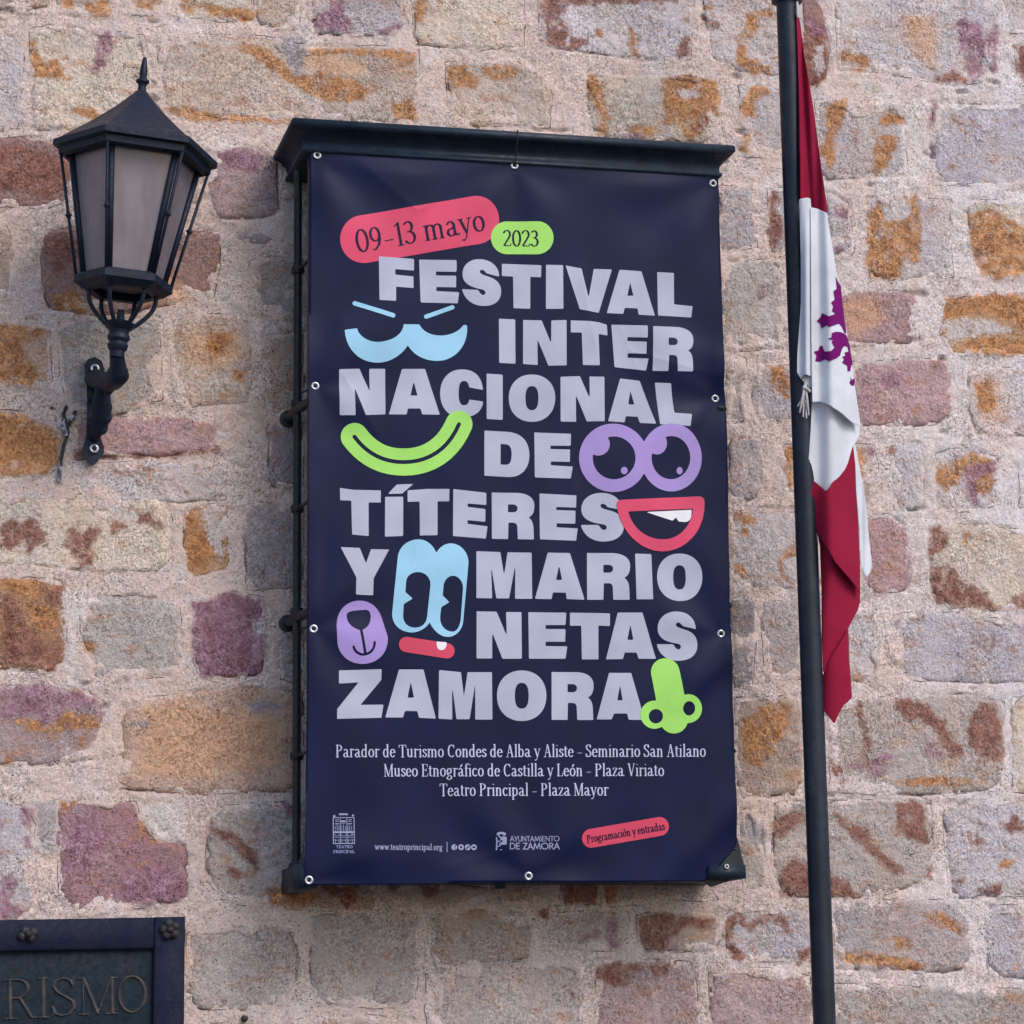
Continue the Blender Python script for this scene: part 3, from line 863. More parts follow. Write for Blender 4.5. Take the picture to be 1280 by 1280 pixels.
# cornice: profile (out from the frame face, height above the banner top)
prof = [(-.006, -.006), (.014, -.006), (.014, .003), (.008, .006), (.008, .022), (.012, .038), (.024, .054), (.036, .064), (.046, .069), (.046, .088), (.038, .094), (-.02, .094)]
prof = [(o_, h_ * (.87 if h_ > 0 else 1)) for o_, h_ in prof]
mb = MB(); loops = []
fy = .293
for o_, h_ in prof:
    xl, xr = X0 - .012 - o_, X1 + .012 + o_
    loops.append([(xl, .012, ZT + h_), (xl, -(fy + o_), ZT + h_), (xr, -(fy + o_), ZT + h_), (xr, .012, ZT + h_)])
for a, b in zip(loops, loops[1:]):
    for k in range(3): mb.add([a[k], a[k + 1], b[k + 1], b[k]], [(0, 1, 2, 3)])
mb.add(loops[-1], [(0, 1, 2, 3)]); mb.add(loops[0], [(3, 2, 1, 0)])
import bmesh
cor = mb.obj('cornice', FRAME, fr, True, 25)
bmw = bmesh.new(); bmw.from_mesh(cor.data); bmesh.ops.remove_doubles(bmw, verts=bmw.verts, dist=1e-4); bmesh.ops.recalc_face_normals(bmw, faces=bmw.faces); bmw.to_mesh(cor.data); bmw.free()
mb = MB(); mb.box((X0 - .045, -.03, ZT + .0822), (X1 + .045, .01, ZT + .090)); mb.obj('flashing', FRAME, fr)
mb = MB(); zb_ = ZB
xr_ = U(932, 1090, .315)[0]; xl_ = U(383, 1100, .305)[0]
zr = U(931, 1098, .317)[2]; zt_ = U(933, 1081, .317)[2]
zl = U(383, 1104, .305)[2]
def slab(mb, xa_, xb_2, ya, yb, za1, zb1, za2, zb2):
    mb.add([(xa_, -ya, za1), (xb_2, -ya, za2), (xb_2, -yb, za2), (xa_, -yb, za1), (xa_, -ya, zb1), (xb_2, -ya, zb2), (xb_2, -yb, zb2), (xa_, -yb, zb1)],
           [(0, 1, 2, 3), (7, 6, 5, 4), (0, 4, 5, 1), (1, 5, 6, 2), (2, 6, 7, 3), (3, 7, 4, 0)])
slab(mb, xl_, xr_ - .02, -.01, .277, zl + .012, zl + .07, zr, zr + .045)
mb.obj('bottom_rail', FRAME, fr)
pw = V(352, 1118, .005); mb = MB(); mb.box((pw.x, -.292, pw.z), (pw.x + .05, .02, pw.z + .066)); mb.obj('wall_foot', FRAME, fr)
mb = MB(); xq = U(886, 1090, .305)[0]
slab(mb, xq, xr_, .08, .317, zr, zt_, zr, zt_)
mb.obj('corner_bracket', FRAME, fr)
mb = MB(); mb.box((X1 - .028, -.280, ZB + .01), (X1 - .004, -.245, ZT - .012)); mb.obj('upright', FRAME, fr)
mb = MB(); mb.box((X0 - .002, -.287, ZB + .01), (X0 + .022, -.255, ZT - .012)); mb.obj('upright', FRAME, fr)
mb = MB(); mb.box((X0 + .025, -.280, ZB + .03), (X1 - .03, -.255, ZB + .06)); mb.obj('crossbar', FRAME, fr)
mb = MB(); mb.box((X0 + .024, -.276, ZT - .06), (X1 - .03, -.251, ZT - .02)); mb.obj('crossbar', FRAME, fr)
# round tubes with turned collars at each side, half way to the wall
DT = .15
for side in (0, 1):
    px = 372.0 if side == 0 else 0
    if side == 0: p0 = V(372.5, 214, DT); p1 = V(369.5, 1088, DT)
    else: p0 = Vector((X1 - .01, -DT, p0.z)); p1 = Vector((X1 - .01, -DT, p1.z))
    p1.x = p0.x
    mb = MB(); mb.tube([p0, p1], .0115, 14); tb = mb.obj('side_tube', TUBE, fr)
    for py in (338, 505, 636, 765, 945):
        zc = V(372, py, DT).z; mb = MB()
        mb.lathe((p0.x, -DT, zc), [(.0115, -.012), (.017, -.010), (.019, -.003), (.019, .003), (.017, .010), (.0115, .012)], n=16); mb.obj('collar', TUBE, tb)
    for py in (512, 772):                        # forged stand-offs back to the wall and forward to the frame
        zc = V(372, py, DT).z; mb = MB()
        mb.tube([(p0.x - .004, .02, zc + .004), (p0.x - .004, -.012, zc + .004), (p0.x - .004, -.014, zc + .004)], [.024, .024, .015], 14)
        mb.tube([(p0.x - .004, -.01, zc + .004), (p0.x, -DT, zc), (X0 + .006 if side == 0 else p0.x, -.280, zc)], [.013, .015, .012], 12)
        mb.obj('standoff', TUBE, fr)
    for py in (338, 636, 945):
        zc = V(372, py, DT).z; mb = MB(); xe = X0 + .004 if side == 0 else X1 + .002
        mb.tube([(p0.x, -DT, zc), (xe, -.277, zc + .002)], .005, 8); mb.obj('tie_pin', TUBE, fr)
for py, r_ in ((239, .009), (348, .008), (512, .013), (638, .008), (757, .013), (939, .009), (1062, .010)):
    zc = U(905, py, .275)[2]; mb = MB(); mb.torus((X1 + .006, -.278, zc), (0, 0, 1), .010, r_ * .8, 14, 8); mb.obj('clip', TUBE, fr)
p = V(626, 1106, .27); mb = MB(); mb.box((p.x - .012, -.27, p.z - .010), (p.x + .012, -.24, p.z + .03)); mb.obj('hanger_lug', FRAME, fr)
GS = pts('921,1046 924,1060 929,1081 927,1094 905,1103 889,1109 878,1101 884,1090 905,1062')
o = march(lambda X, Y: psd(X, Y, [GS]), (874, 1040, 934, 1114), 2.0, lambda a, b: U(a, b, .288), 'corner_gusset', TUBE, fr)
sg = o.modifiers.new('thick', 'SOLIDIFY'); sg.thickness = .012; sg.offset = 0

# ------------------------------------------------------------ banner
EYE = [(396.5, 194), (643, 207), (891.5, 229), (394, 482.5), (392, 786), (895, 497.5), (901.5, 792), (386.5, 1100), (661, 1095)]


def bfold(px, py):
    """how far the vinyl stands off its plane, in metres"""
    px = np.asarray(px, float); py = np.asarray(py, float); f = np.zeros_like(px)
    f += .0018 * np.sin(px / 95 + .4 + py / 900) * np.sin(py / 210 + .7)
    f += .0012 * np.sin((px * .8 + py * .35) / 62)
    # pulls that fan out from the eyelets
    for k, (ex, ey) in enumerate(EYE):
        dx, dy = px - ex, py - ey; r = np.hypot(dx, dy) + 1e-6; th = np.arctan2(dy, dx)
        f += -.006 * np.exp(-r / 14) + .0042 * np.exp(-((r - 60) / 60) ** 2) * np.cos(5 * th + k * 1.3) * np.clip(r / 60, 0, 1)
    # the top edge sags forward between eyelets, the right side is creased below the middle eyelet
    f += .007 * np.exp(-((px - 520) / 62) ** 2) * np.exp(-((py - 222) / 30) ** 2)
    f += .005 * np.exp(-((px - 768) / 70) ** 2) * np.exp(-((py - 238) / 26) ** 2)
    f += .006 * np.exp(-(((px - 400) * .5 + (py - 430)) / 34) ** 2) * np.exp(-((px - 395) / 70) ** 2)
    f += .008 * np.exp(-(((px - 895) * -.42 + (py - 452)) / 22) ** 2) * np.exp(-((px - 905) / 95) ** 2)
    f -= .006 * np.exp(-(((px - 895) * -.35 + (py - 505)) / 26) ** 2) * np.exp(-((px - 905) / 120) ** 2)
    f += .006 * np.exp(-(((px - 900) * .9 + (py - 830)) / 20) ** 2) * np.exp(-((px - 900) / 60) ** 2)
    f += .007 * np.exp(-((px - 382 - (py - 560) * .03) / 13) ** 2) * np.exp(-((py - 640) / 170) ** 2)
    f += .006 * np.exp(-((px - 500) / 60) ** 2) * np.exp(-((py - 1075) / 34) ** 2)
    f += .010 * np.exp(-(((px - 880) + (py - 1050) * .9) / 30) ** 2) * np.exp(-((py - 1000) / 110) ** 2)
    f += .0007 * np.sin((px * 1.0 - py * .6) / 17 + 2 * np.sin(py / 70))
    # sharp creases left from folding and rolling
    for (ax, ay, bx, by, w_, h_) in ((452, 205, 520, 262, 5, .0022), (592, 205, 530, 262, 5, .0020), (430, 470, 470, 540, 5, .002), (398, 455, 430, 400, 5, .0016), (724, 335, 752, 470, 6, .0018), (770, 395, 800, 470, 5, .0014), (900, 470, 790, 440, 6, .0022),
                                     (905, 800, 860, 850, 5, .0022), (400, 560, 392, 760, 6, .0022), (505, 600, 520, 690, 6, .0012), (640, 1060, 560, 1085, 5, .0014), (880, 1010, 912, 930, 6, .0018), (690, 480, 720, 620, 7, .0012)):
        L2_ = (bx - ax) ** 2 + (by - ay) ** 2; t_ = np.clip(((px - ax) * (bx - ax) + (py - ay) * (by - ay)) / L2_, 0, 1)
        q_ = np.hypot(px - ax - t_ * (bx - ax), py - ay - t_ * (by - ay)); f += h_ * np.exp(-np.abs(q_) / w_)
    return f * np.clip((py - (186 + (px - 388) * .049)) / 26, 0, 1)


def bsurf(lift=0.0):
    def fn(px, py):
        f = bfold(px, py); p = U(px, py, D_B); p[:, 1] -= f + lift; return p
    return fn


BO = pts('388,178 640,190 897,204 899,240 905,480 908,500 912,760 914,790 921,1052 919,1060 905,1076 884,1101 840,1102 740,1103 660,1103 560,1104 470,1106 381,1106 381,1085 384,800 385,500')
bn = empty('festival_banner', U(645, 1100, D_B).tolist())
tag(bn, 'dark blue vinyl banner with big pale capital letters and cartoon eyes and mouths', 'banner')
march(lambda X, Y: psd(X, Y, [BO]), (378, 184, 924, 1110), 4.0, bsurf(), 'sheet', NAVY, bn)
sh = [o for o in bn.children if o.name.startswith('sheet')][0]
so_ = sh.modifiers.new('thick', 'SOLIDIFY'); so_.thickness = .001; so_.offset = -1
for k, (ex, ey) in enumerate(EYE):
    p = U(ex, ey, D_B); p[1] -= float(bfold(ex, ey)) + .002; c = Vector(p.tolist())
    mb = MB(); mb.torus(c, (0, 1, 0), .0085, .0032, 20, 8); e = mb.obj('eyelet', STEEL, bn)
    mb = MB(); mb.lathe(c + Vector((0, .0012, 0)), [(.0068, 0), (.0068, .0006)], (0, 1, 0), 14); mb.obj('eyelet_hole', TUBE, e)
    tgt = {0: (-.02, .04, .03), 1: (0, -.035, .11), 2: (.02, .03, .02), 3: (-.03, .05, -.01), 4: (-.03, .05, .01), 5: (.03, .04, -.01), 6: (.03, .04, .01), 7: (-.03, .04, -.01), 8: (0, .04, -.02)}[k]
    q = c + Vector(tgt); mb = MB()
    if k == 1:
        mb.tube([c, c + Vector((0, -.012, .01)), Vector((c.x, -.317, ZT + .01)), Vector((c.x + .001, -.343, ZT + .060)), Vector((c.x + .002, -.343, ZT + .083)), Vector((c.x + .002, -.20, ZT + .085))], .0015, 6)
    else: mb.tube([c + Vector((0, -.003, 0)), c + (q - c) * .3 + Vector((0, -.002, 0)), q], .0026, 6)
    mb.obj('tie_cord', TUBE, bn)
# loose eyelet on the folded bottom right corner
c = V(908.5, 1083, .321); mb = MB(); mb.torus(c, (0, 1, 0), .005, .002, 16, 6); mb.obj('eyelet', STEEL, bn)


def crop(x0, y0, s): return lambda P: [(x0 + x / s, y0 + y / s) for x, y in P]


def xy(s): return [tuple(float(q) for q in p.split(',')) for p in s.split()]


def printed(name, contours, mat, step=1.0, lift=.0009, pad=2, label=None):
    A = np.array([p for c_ in contours for p in c_]); lo_ = A.min(0) - pad; hi_ = A.max(0) + pad
    o = march(lambda X, Y: psd(X, Y, contours), (lo_[0], lo_[1], hi_[0], hi_[1]), step, bsurf(lift), name, mat, bn)
    if label and o: o['label'] = label
    return o


def quadmap(q):                                   # unit square -> four photo points TL TR BR BL
    (a, b, c_, d) = [np.array(p) for p in q]
    return lambda P: [tuple((a * (1 - u) + b * u) * (1 - v) + (d * (1 - u) + c_ * u) * v) for u, v in P]


GL = {
 'O': ['M .5 0 C .8 0 1 .2 1 .5 C 1 .8 .8 1 .5 1 C .2 1 0 .8 0 .5 C 0 .2 .2 0 .5 0', 'M .5 .245 C .60 .245 .64 .33 .64 .5 C .64 .67 .60 .755 .5 .755 C .40 .755 .36 .67 .36 .5 C .36 .33 .40 .245 .5 .245'],
 'C': ['M .993 .43 C .97 .13 .78 0 .5 0 C .2 0 0 .2 0 .5 C 0 .8 .2 1 .5 1 C .8 1 .98 .87 1 .67 L .675 .625 C .67 .71 .62 .745 .55 .745 C .46 .745 .43 .65 .43 .5 C .43 .33 .46 .24 .55 .24 C .63 .24 .66 .29 .675 .375'],
 'D': ['M 0 0 L .52 .02 C .83 .04 1 .22 1 .52 C 1 .8 .83 1 .55 1 L 0 .985', 'M .36 .285 L .48 .29 C .58 .3 .61 .4 .605 .52 C .6 .66 .57 .735 .48 .735 L .36 .735'],
 'R': ['M 0 0 L .60 0 C .86 .01 1 .11 1 .27 C 1 .42 .95 .49 .86 .53 C .94 .57 .97 .64 .98 .75 L .99 1 L .61 1 L .60 .76 C .60 .68 .57 .645 .50 .645 L .39 .645 L .38 1 L 0 1', 'M .38 .25 L .50 .25 C .58 .26 .605 .29 .605 .335 C .605 .385 .58 .415 .50 .42 L .38 .42'],
 'S': ['M .955 .355 C .94 .13 .76 0 .47 0 C .2 0 .01 .14 .01 .335 C .01 .47 .1 .56 .3 .61 C .40 .635 .47 .64 .53 .65 C .61 .665 .62 .74 .56 .76 C .50 .775 .47 .74 .44 .70 C .42 .675 .41 .66 .38 .66 L 0 .66 C .05 .86 .25 1 .52 1 C .82 1 1 .88 1 .67 C 1 .5 .88 .42 .72 .375 C .62 .35 .58 .345 .52 .325 C .44 .30 .43 .235 .50 .225 C .56 .22 .59 .26 .62 .295'],
}
cA, cB, cC, cD, cE = crop(460, 310, 5.818), crop(660, 320, 5.818), crop(610, 390, 4.741), crop(415, 450, 5.565), crop(640, 450, 5.333)
cF, cG, cH, cI, cJ = crop(590, 520, 8.533), crop(415, 590, 6.737), crop(590, 600, 6.4), crop(590, 680, 4.267), crop(590, 755, 4.414)
cK, cL, cM, cN, cP = crop(415, 830, 5.333), crop(640, 815, 5.12), crop(415, 235, 4.491), crop(415, 670, 7.111), crop(420, 370, 7.111)
HEAD = [
 (cA, '78,62 335,80 334,165 196,155 197,195 330,208 330,292 203,283 203,386 82,380'),
 (cA, '371,85 643,90 643,175 493,172 493,200 640,203 640,287 497,284 497,314 662,322 652,403 382,397'),
 (cA, 'S 683,76 968,90 968,428 683,416'),
 (cA, '974,114 1260,126 1258,214 1180,210 1180,442 1058,438 1055,207 974,204'),
 (cB, '130,65 254,68 257,385 130,385'),
 (cB, '272,70 388,92 440,305 478,94 610,98 514,414 376,388'),
 (cB, '665,100 824,112 922,436 803,428 795,382 702,378 692,422 572,416 / 742,195 767,290 721,290'),
 (cB, '938,118 1060,124 1062,352 1198,364 1188,446 944,434'),
 (cC, '64,40 161,44 163,306 66,302'),
 (cC, '208,47 318,50 374,186 375,50 465,48 466,316 358,318 293,160 295,314 208,308'),
 (cC, '490,50 600,54 660,62 704,76 708,140 655,130 662,316 562,314 555,122 490,122'),
 (cC, '730,76 944,82 944,154 824,150 824,174 938,178 936,250 826,246 826,272 949,278 936,348 750,326'),
 (cC, 'R 976,86 1216,92 1216,354 974,350'),
 (cD, '48,66 192,60 263,218 260,60 371,60 370,380 232,386 157,190 162,386 53,384'),
 (cD, '487,62 647,62 750,380 628,380 614,338 528,338 517,380 394,380 / 568,148 594,248 545,248'),
 (cD, 'C 752,65 1052,65 1052,400 752,400'),
 (cD, '1075,95 1187,102 1188,417 1076,410'),
 (cE, 'O -22,96 288,96 288,412 -22,412'),
 (cE, '323,112 452,108 518,256 516,110 616,112 618,408 498,410 425,232 427,412 324,410'),
 (cE, '722,122 853,138 960,425 852,420 838,378 760,374 750,416 640,408 / 790,203 817,296 776,296'),
 (cE, '954,150 1061,154 1082,352 1199,360 1188,442 985,430'),
 (cF, 'D 133,155 612,163 612,656 133,643'),
 (cF, '665,175 1055,190 1053,318 838,316 838,352 1045,358 1043,490 840,484 840,525 1075,540 1052,668 670,655'),
 (cG, '66,134 180,150 411,156 410,258 308,256 308,540 168,528 162,242 68,238'),
 (cG, '447,210 599,208 599,538 446,544'), (cG, '545,106 686,100 590,182 468,186'),
 (cG, '636,155 800,142 989,142 988,246 890,246 889,532 740,534 738,248 636,252'),
 (cH, '-149,72 115,102 115,200 -35,187 -35,215 108,232 107,334 -35,320 -35,350 125,370 112,468 -151,447'),
 (cH, 'R 158,100 500,104 499,476 160,470'),
 (cH, '540,108 834,124 832,222 672,216 673,240 827,246 825,350 676,346 678,378 845,388 833,486 544,474'),
 (cH, 'S 870,103 1215,103 1215,493 870,493'),
 (cI, '24,38 152,42 172,168 190,44 318,46 322,292 230,292 232,110 198,290 130,290 102,108 108,290 24,288'),
 (cI, '404,46 522,48 600,298 504,294 500,260 432,258 424,294 336,292 / 464,112 480,192 448,192'),
 (cI, 'R 613,48 842,50 842,298 613,298'), (cI, '869,52 956,54 964,296 876,296'), (cI, 'O 986,50 1228,52 1228,306 986,304'),
 (cJ, '26,40 136,42 192,176 188,44 273,45 275,302 168,302 112,156 112,300 26,300'),
 (cJ, '311,45 520,48 516,116 406,116 406,138 516,138 514,208 406,208 406,232 526,234 516,302 314,302'),
 (cJ, '540,48 760,52 760,122 696,120 697,306 606,306 602,120 540,120'),
 (cJ, '803,48 938,48 1016,302 920,302 908,268 842,268 832,304 738,306 / 873,115 890,198 856,198'),
 (cJ, 'S 1020,42 1243,44 1243,314 1020,314'),
 (cN, '75,100 245,108 300,245 345,118 508,120 370,375 368,525 213,520 215,370'),
 (cK, '47,42 331,34 330,105 190,272 344,270 330,358 33,366 34,300 178,122 46,130'),
 (cK, '447,36 610,36 693,364 580,358 570,314 487,312 474,356 356,356 / 526,120 548,224 504,224'),
 (cK, '714,40 860,54 880,218 905,54 1067,54 1070,370 956,370 955,130 918,368 830,368 800,128 802,370 710,364'),
 (cL, 'O -96,118 220,118 220,442 -96,442'), (cL, 'R 253,128 521,130 522,436 253,434'),
 (cL, '620,134 762,134 848,436 745,434 735,394 652,394 636,432 541,432 / 690,212 707,310 672,310'),
]
for cr, s in HEAD:
    if s[0] in GL:
        q = cr(xy(s[2:])); cs_ = [quadmap(q)(path(g)) for g in GL[s[0]]]
    else: cs_ = [cr(xy(g)) for g in s.split('/')]
    printed('headline_letter', cs_, WHITE, 1.25)

# cartoon pieces of faces
def capsule(x0, y0, x1, y1, r): return lambda X, Y: r - np.hypot(X - (x0 + (x1 - x0) * (t_ := np.clip(((X - x0) * (x1 - x0) + (Y - y0) * (y1 - y0)) / ((x1 - x0) ** 2 + (y1 - y0) ** 2 + 1e-9), 0, 1))), Y - (y0 + (y1 - y0) * t_))
def ell(cx, cy, rx, ry): return lambda X, Y: (1 - np.hypot((X - cx) / rx, (Y - cy) / ry)) * min(rx, ry)
def pline(P, r):
    def fn(X, Y):
        d = np.full(X.shape, 1e9)
        for a, b in zip(P, P[1:]): d = np.minimum(d, r - capsule(*a, *b, r)(X, Y))
        return r - d
    return fn
def poly(P): return lambda X, Y: psd(X, Y, [P])
def uni(*f): return lambda X, Y: np.max([g(X, Y) for g in f], 0)
def sub(a, *f): return lambda X, Y: np.min([a(X, Y)] + [-g(X, Y) for g in f], 0)
def incrop(f, x0, y0, s): return lambda X, Y: f((X - x0) * s, (Y - y0) * s) / s
def figure(name, f, c_, box, mat, lift=.0018, step=1.0, label=None):
    x0, y0, s = c_
    o = march(incrop(f, x0, y0, s), (x0 + box[0] / s, y0 + box[1] / s, x0 + box[2] / s, y0 + box[3] / s), step, bsurf(lift), name, mat, bn)
    if label: o['label'] = label
    return o
M_, N_, P_, Q_, E_, L_ = (415, 235, 4.491), (415, 670, 7.111), (420, 370, 7.111), (415, 505, 6.919), (715, 520, 7.111), (640, 815, 5.12)
figure('date_pill', capsule(180, 287, 803, 182, 135), M_, (30, 30, 960, 440), PINK, .0007, 1.0, 'pink rounded date label')
figure('year_pill', capsule(984, 279, 1150, 281, 92), M_, (880, 170, 1250, 390), GREEN, .0010, 1.0, 'lime green year label')
figure('printed_eyebrow', capsule(165, 68, 505, 175, 20), P_, (130, 30, 540, 210), BLUE, .0018, .8)
figure('printed_eyebrow', capsule(800, 185, 1033, 102, 19), P_, (770, 70, 1070, 220), BLUE, .0018, .8)
figure('printed_moustache', poly(path('M 73 306 L 182 292 C 200 370 290 412 365 412 C 450 410 590 370 600 254 L 740 254 C 765 310 830 352 930 352 C 1010 352 1090 320 1130 262 C 1145 255 1160 258 1165 272 C 1175 460 1040 578 900 578 C 790 578 690 530 637 440 C 580 530 480 593 370 593 C 200 593 80 480 73 306')), P_, (60, 240, 1180, 610), BLUE)
sm = path('M 193 283 C 310 440 450 503 620 503 C 830 503 1000 400 1098 175')
figure('printed_smile', sub(pline(sm, 117), pline(sm, 17)), Q_, (60, 40, 1220, 640), GREEN)
figure('printed_eyes', sub(uni(ell(366, 373, 304, 304), ell(880, 371, 273, 301)),
       sub(ell(372, 374, 189, 190), ell(232, 252, 102, 101), ell(461, 487, 30, 33)), sub(ell(877, 373, 173, 190), ell(750, 247, 89, 98), ell(955, 487, 27, 33))), E_, (50, 60, 1165, 690), VIOLET)
mo = path('M 395 790 C 395 760 410 748 440 746 L 1120 716 C 1160 714 1176 735 1176 775 C 1180 1020 1010 1205 800 1205 C 600 1205 420 1020 395 790')
mi = path('M 497 850 L 1072 825 C 1060 980 950 1098 810 1098 C 650 1098 530 990 497 850')
figure('mouth_inside', poly(path('M 480 840 L 1085 815 C 1070 990 960 1110 810 1110 C 650 1110 510 1000 480 840')), E_, (470, 800, 1100, 1120), INK, .0018, 1.0)
figure('printed_mouth', sub(poly(mo), poly(mi)), E_, (380, 700, 1190, 1220), PINK, .0024)
figure('printed_tooth', poly(path('M 655 856 L 1060 836 L 1058 870 C 1055 920 1040 942 1000 945 L 945 940 L 920 905 L 890 933')), E_, (640, 820, 1080, 960), TOOTH, .0025, .7)
figure('printed_goggles', sub(poly(path('M 585 180 C 600 80 690 30 770 30 C 840 30 900 80 927 150 C 960 90 1010 65 1060 65 C 1150 70 1215 150 1213 240 L 1167 760 C 1155 850 1090 897 1030 897 C 960 895 900 840 868 768 C 830 830 760 860 700 858 C 600 850 535 790 535 690')),
       poly(path('M 660 400 C 665 350 710 320 770 320 C 830 322 880 370 876 440 L 845 720 C 835 780 800 815 735 815 C 665 810 630 770 632 700 L 638 605 L 718 556 L 652 497')),
       poly(path('M 992 440 C 1000 385 1035 353 1080 353 C 1130 356 1168 410 1165 470 L 1145 740 C 1135 810 1110 850 1070 850 C 1000 845 955 790 962 710 L 972 632 L 1043 588 L 985 527'))), N_, (520, 20, 1230, 910), BLUE)
figure('printed_snout', sub(poly(path('M 40 800 C 40 650 140 573 250 573 C 370 575 430 660 455 770 C 480 860 495 880 495 920 C 490 1050 400 1137 270 1137 C 140 1137 45 1040 45 920')),
       poly(path('M 130 700 C 135 670 180 660 300 655 C 340 655 345 690 345 720 C 340 800 300 820 255 843 C 190 820 130 790 130 700')), capsule(258, 840, 295, 1045, 12),
       pline(path('M 190 985 C 200 1030 240 1055 280 1055 C 330 1050 375 1020 377 945'), 11)), N_, (30, 560, 510, 1150), VIOLET, .0018, .8)
figure('printed_lips', capsule(662, 965, 1022, 1021, 68), N_, (580, 880, 1100, 1100), RED)
figure('printed_tooth', poly(path('M 930 938 L 1018 945 C 1020 990 1000 1015 970 1015 C 940 1015 925 980 930 938')), N_, (920, 930, 1030, 1025), TOOTH, .0025, .6)
figure('printed_nose', sub(uni(capsule(979, 130, 1034, 432, 90), ell(910, 402, 90, 90), ell(1124, 364, 90, 91)), ell(918, 412, 45, 46), ell(1130, 362, 39, 45)), L_, (800, 20, 1230, 540), GREEN)
figure('booking_pill', capsule(135, 305, 740, 200, 84), (720, 1005, 7.111), (40, 100, 840, 410), RED, .0009, .8, 'small red rounded label with booking text')

# ------------------------------------------------------------ lettering drawn with a broad nib
def arc(cx, cy, rx, ry, a0, a1, n=14): return [(cx + rx * math.cos(math.radians(a0 + (a1 - a0) * i / n)), cy + ry * math.sin(math.radians(a0 + (a1 - a0) * i / n))) for i in range(n + 1)]
# glyph: advance, thick strokes, hairlines / serifs (baseline 0, capitals 1 high, x height .66)
def _se(x, y, w=.08): return [(x - w, y), (x + w, y)]
def _font():
    X = .66; g = {}
    bowl = lambda cx=.25, rx=.17: arc(cx, X / 2, rx, X / 2 - .01, 0, 360, 22)
    g['a'] = (.50, [[(.33, .47), (.33, .12), (.37, .03), (.43, .02), (.47, .06)], arc(.21, .45, .12, .20, 150, 0), arc(.20, .17, .12, .16, 70, 330)], [[(.33, .40), (.18, .33)]])
    g['b'] = (.52, [[(.12, 1.04), (.12, .02)], arc(.27, .33, .15, .32, 130, -130)], [[(.03, 1.02), (.12, 1.04)]])
    g['c'] = (.44, [arc(.24, .33, .16, .32, 40, 320)], [])
    g['d'] = (.54, [[(.38, 1.04), (.38, .02)], arc(.23, .33, .15, .32, 50, 310)], [[(.29, 1.02), (.38, 1.04)], [(.38, .02), (.47, .02)]])
    g['e'] = (.45, [arc(.23, .33, .16, .32, 5, 320)], [[(.08, .36), (.38, .36)]])
    g['f'] = (.30, [[(.14, 0), (.14, .80)] + arc(.26, .84, .12, .18, 180, 50, 8)], [[(.03, X), (.28, X)], _se(.14, .01)])
    g['g'] = (.50, [arc(.22, .43, .14, .21, 0, 360, 20), [(.12, .25), (.09, .15), (.16, .09), (.32, .06), (.40, -.03), (.38, -.18), (.22, -.27), (.08, -.20), (.07, -.10), (.16, .0)]], [[(.33, .60), (.46, .66)]])
    g['i'] = (.27, [[(.14, X), (.14, .02)], [(.14, .92), (.14, .94)]], [_se(.14, .01, .09), [(.04, X - .02), (.14, X)]])
    g['l'] = (.27, [[(.14, 1.04), (.14, .02)]], [_se(.14, .01, .09), [(.04, 1.02), (.14, 1.04)]])
    arch = lambda x: arc(x + .12, X - .17, .12, .16, 165, 0, 8) + [(x + .24, .02)]
    g['n'] = (.54, [[(.13, X), (.13, .02)], arch(.15)], [_se(.13, .01, .08), _se(.39, .01, .08), [(.04, X - .02), (.13, X)]])
    g['m'] = (.80, [[(.13, X), (.13, .02)], arch(.15), arch(.41)], [_se(.13, .01, .08), _se(.39, .01, .08), _se(.65, .01, .08), [(.04, X - .02), (.13, X)]])
    g['o'] = (.50, [bowl()], [])
    g['p'] = (.53, [[(.12, X), (.12, -.30)], arc(.27, .33, .15, .32, 130, -130)], [_se(.12, -.30, .09), [(.03, X - .02), (.12, X)]])
    g['r'] = (.38, [[(.13, X), (.13, .02)], arc(.27, .50, .12, .15, 150, 60, 6) + [(.35, .58)]], [_se(.13, .01, .09), [(.04, X - .02), (.13, X)]])
    g['s'] = (.38, [[(.31, .52), (.27, .63), (.17, .65), (.09, .57), (.10, .45), (.20, .35), (.31, .26), (.32, .12), (.22, .02), (.11, .03), (.06, .16)]], [])
    g['t'] = (.32, [[(.14, .84), (.14, .12), (.19, .03), (.28, .05)]], [[(.03, X), (.28, X)]])
    g['u'] = (.54, [[(.12, X), (.12, .18), (.17, .05), (.25, .02), (.33, .07), (.38, .16)], [(.39, X), (.39, .02)]], [[(.03, X - .02), (.12, X)], [(.30, X - .02), (.39, X)], [(.39, .02), (.47, .03)]])
    g['v'] = (.48, [[(.08, X), (.24, .02)]], [[(.24, .02), (.40, X)], _se(.08, X, .08), _se(.40, X, .07)])
    g['w'] = (.72, [[(.08, X), (.22, .02)], [(.34, X), (.48, .02)]], [[(.22, .02), (.34, X)], [(.48, .02), (.62, X)], _se(.08, X, .08), _se(.62, X, .07)])
    g['y'] = (.48, [[(.08, X), (.25, .04)], [(.12, -.27), (.08, -.24)]], [[(.41, X), (.21, -.16), (.13, -.27)], _se(.08, X, .08), _se(.41, X, .07)])
    g['z'] = (.42, [[(.34, .60), (.08, .05)]], [[(.08, X - .01), (.35, X - .01)], [(.07, .02), (.36, .02)], [(.08, X), (.07, .52)], [(.36, .02), (.37, .14)]])
    g['á'] = (g['a'][0], g['a'][1] + [[(.22, .76), (.32, .96)]], g['a'][2]); g['ó'] = (g['o'][0], g['o'][1] + [[(.24, .76), (.34, .96)]], [])
    g['P'] = (.56, [[(.14, 0), (.14, 1)], [(.2, .98)] + arc(.27, .75, .18, .23, 90, -90, 10) + [(.2, .52)]], [_se(.14, .01, .11), [(.04, .98), (.27, .98)], [(.14, .52), (.27, .52)]])
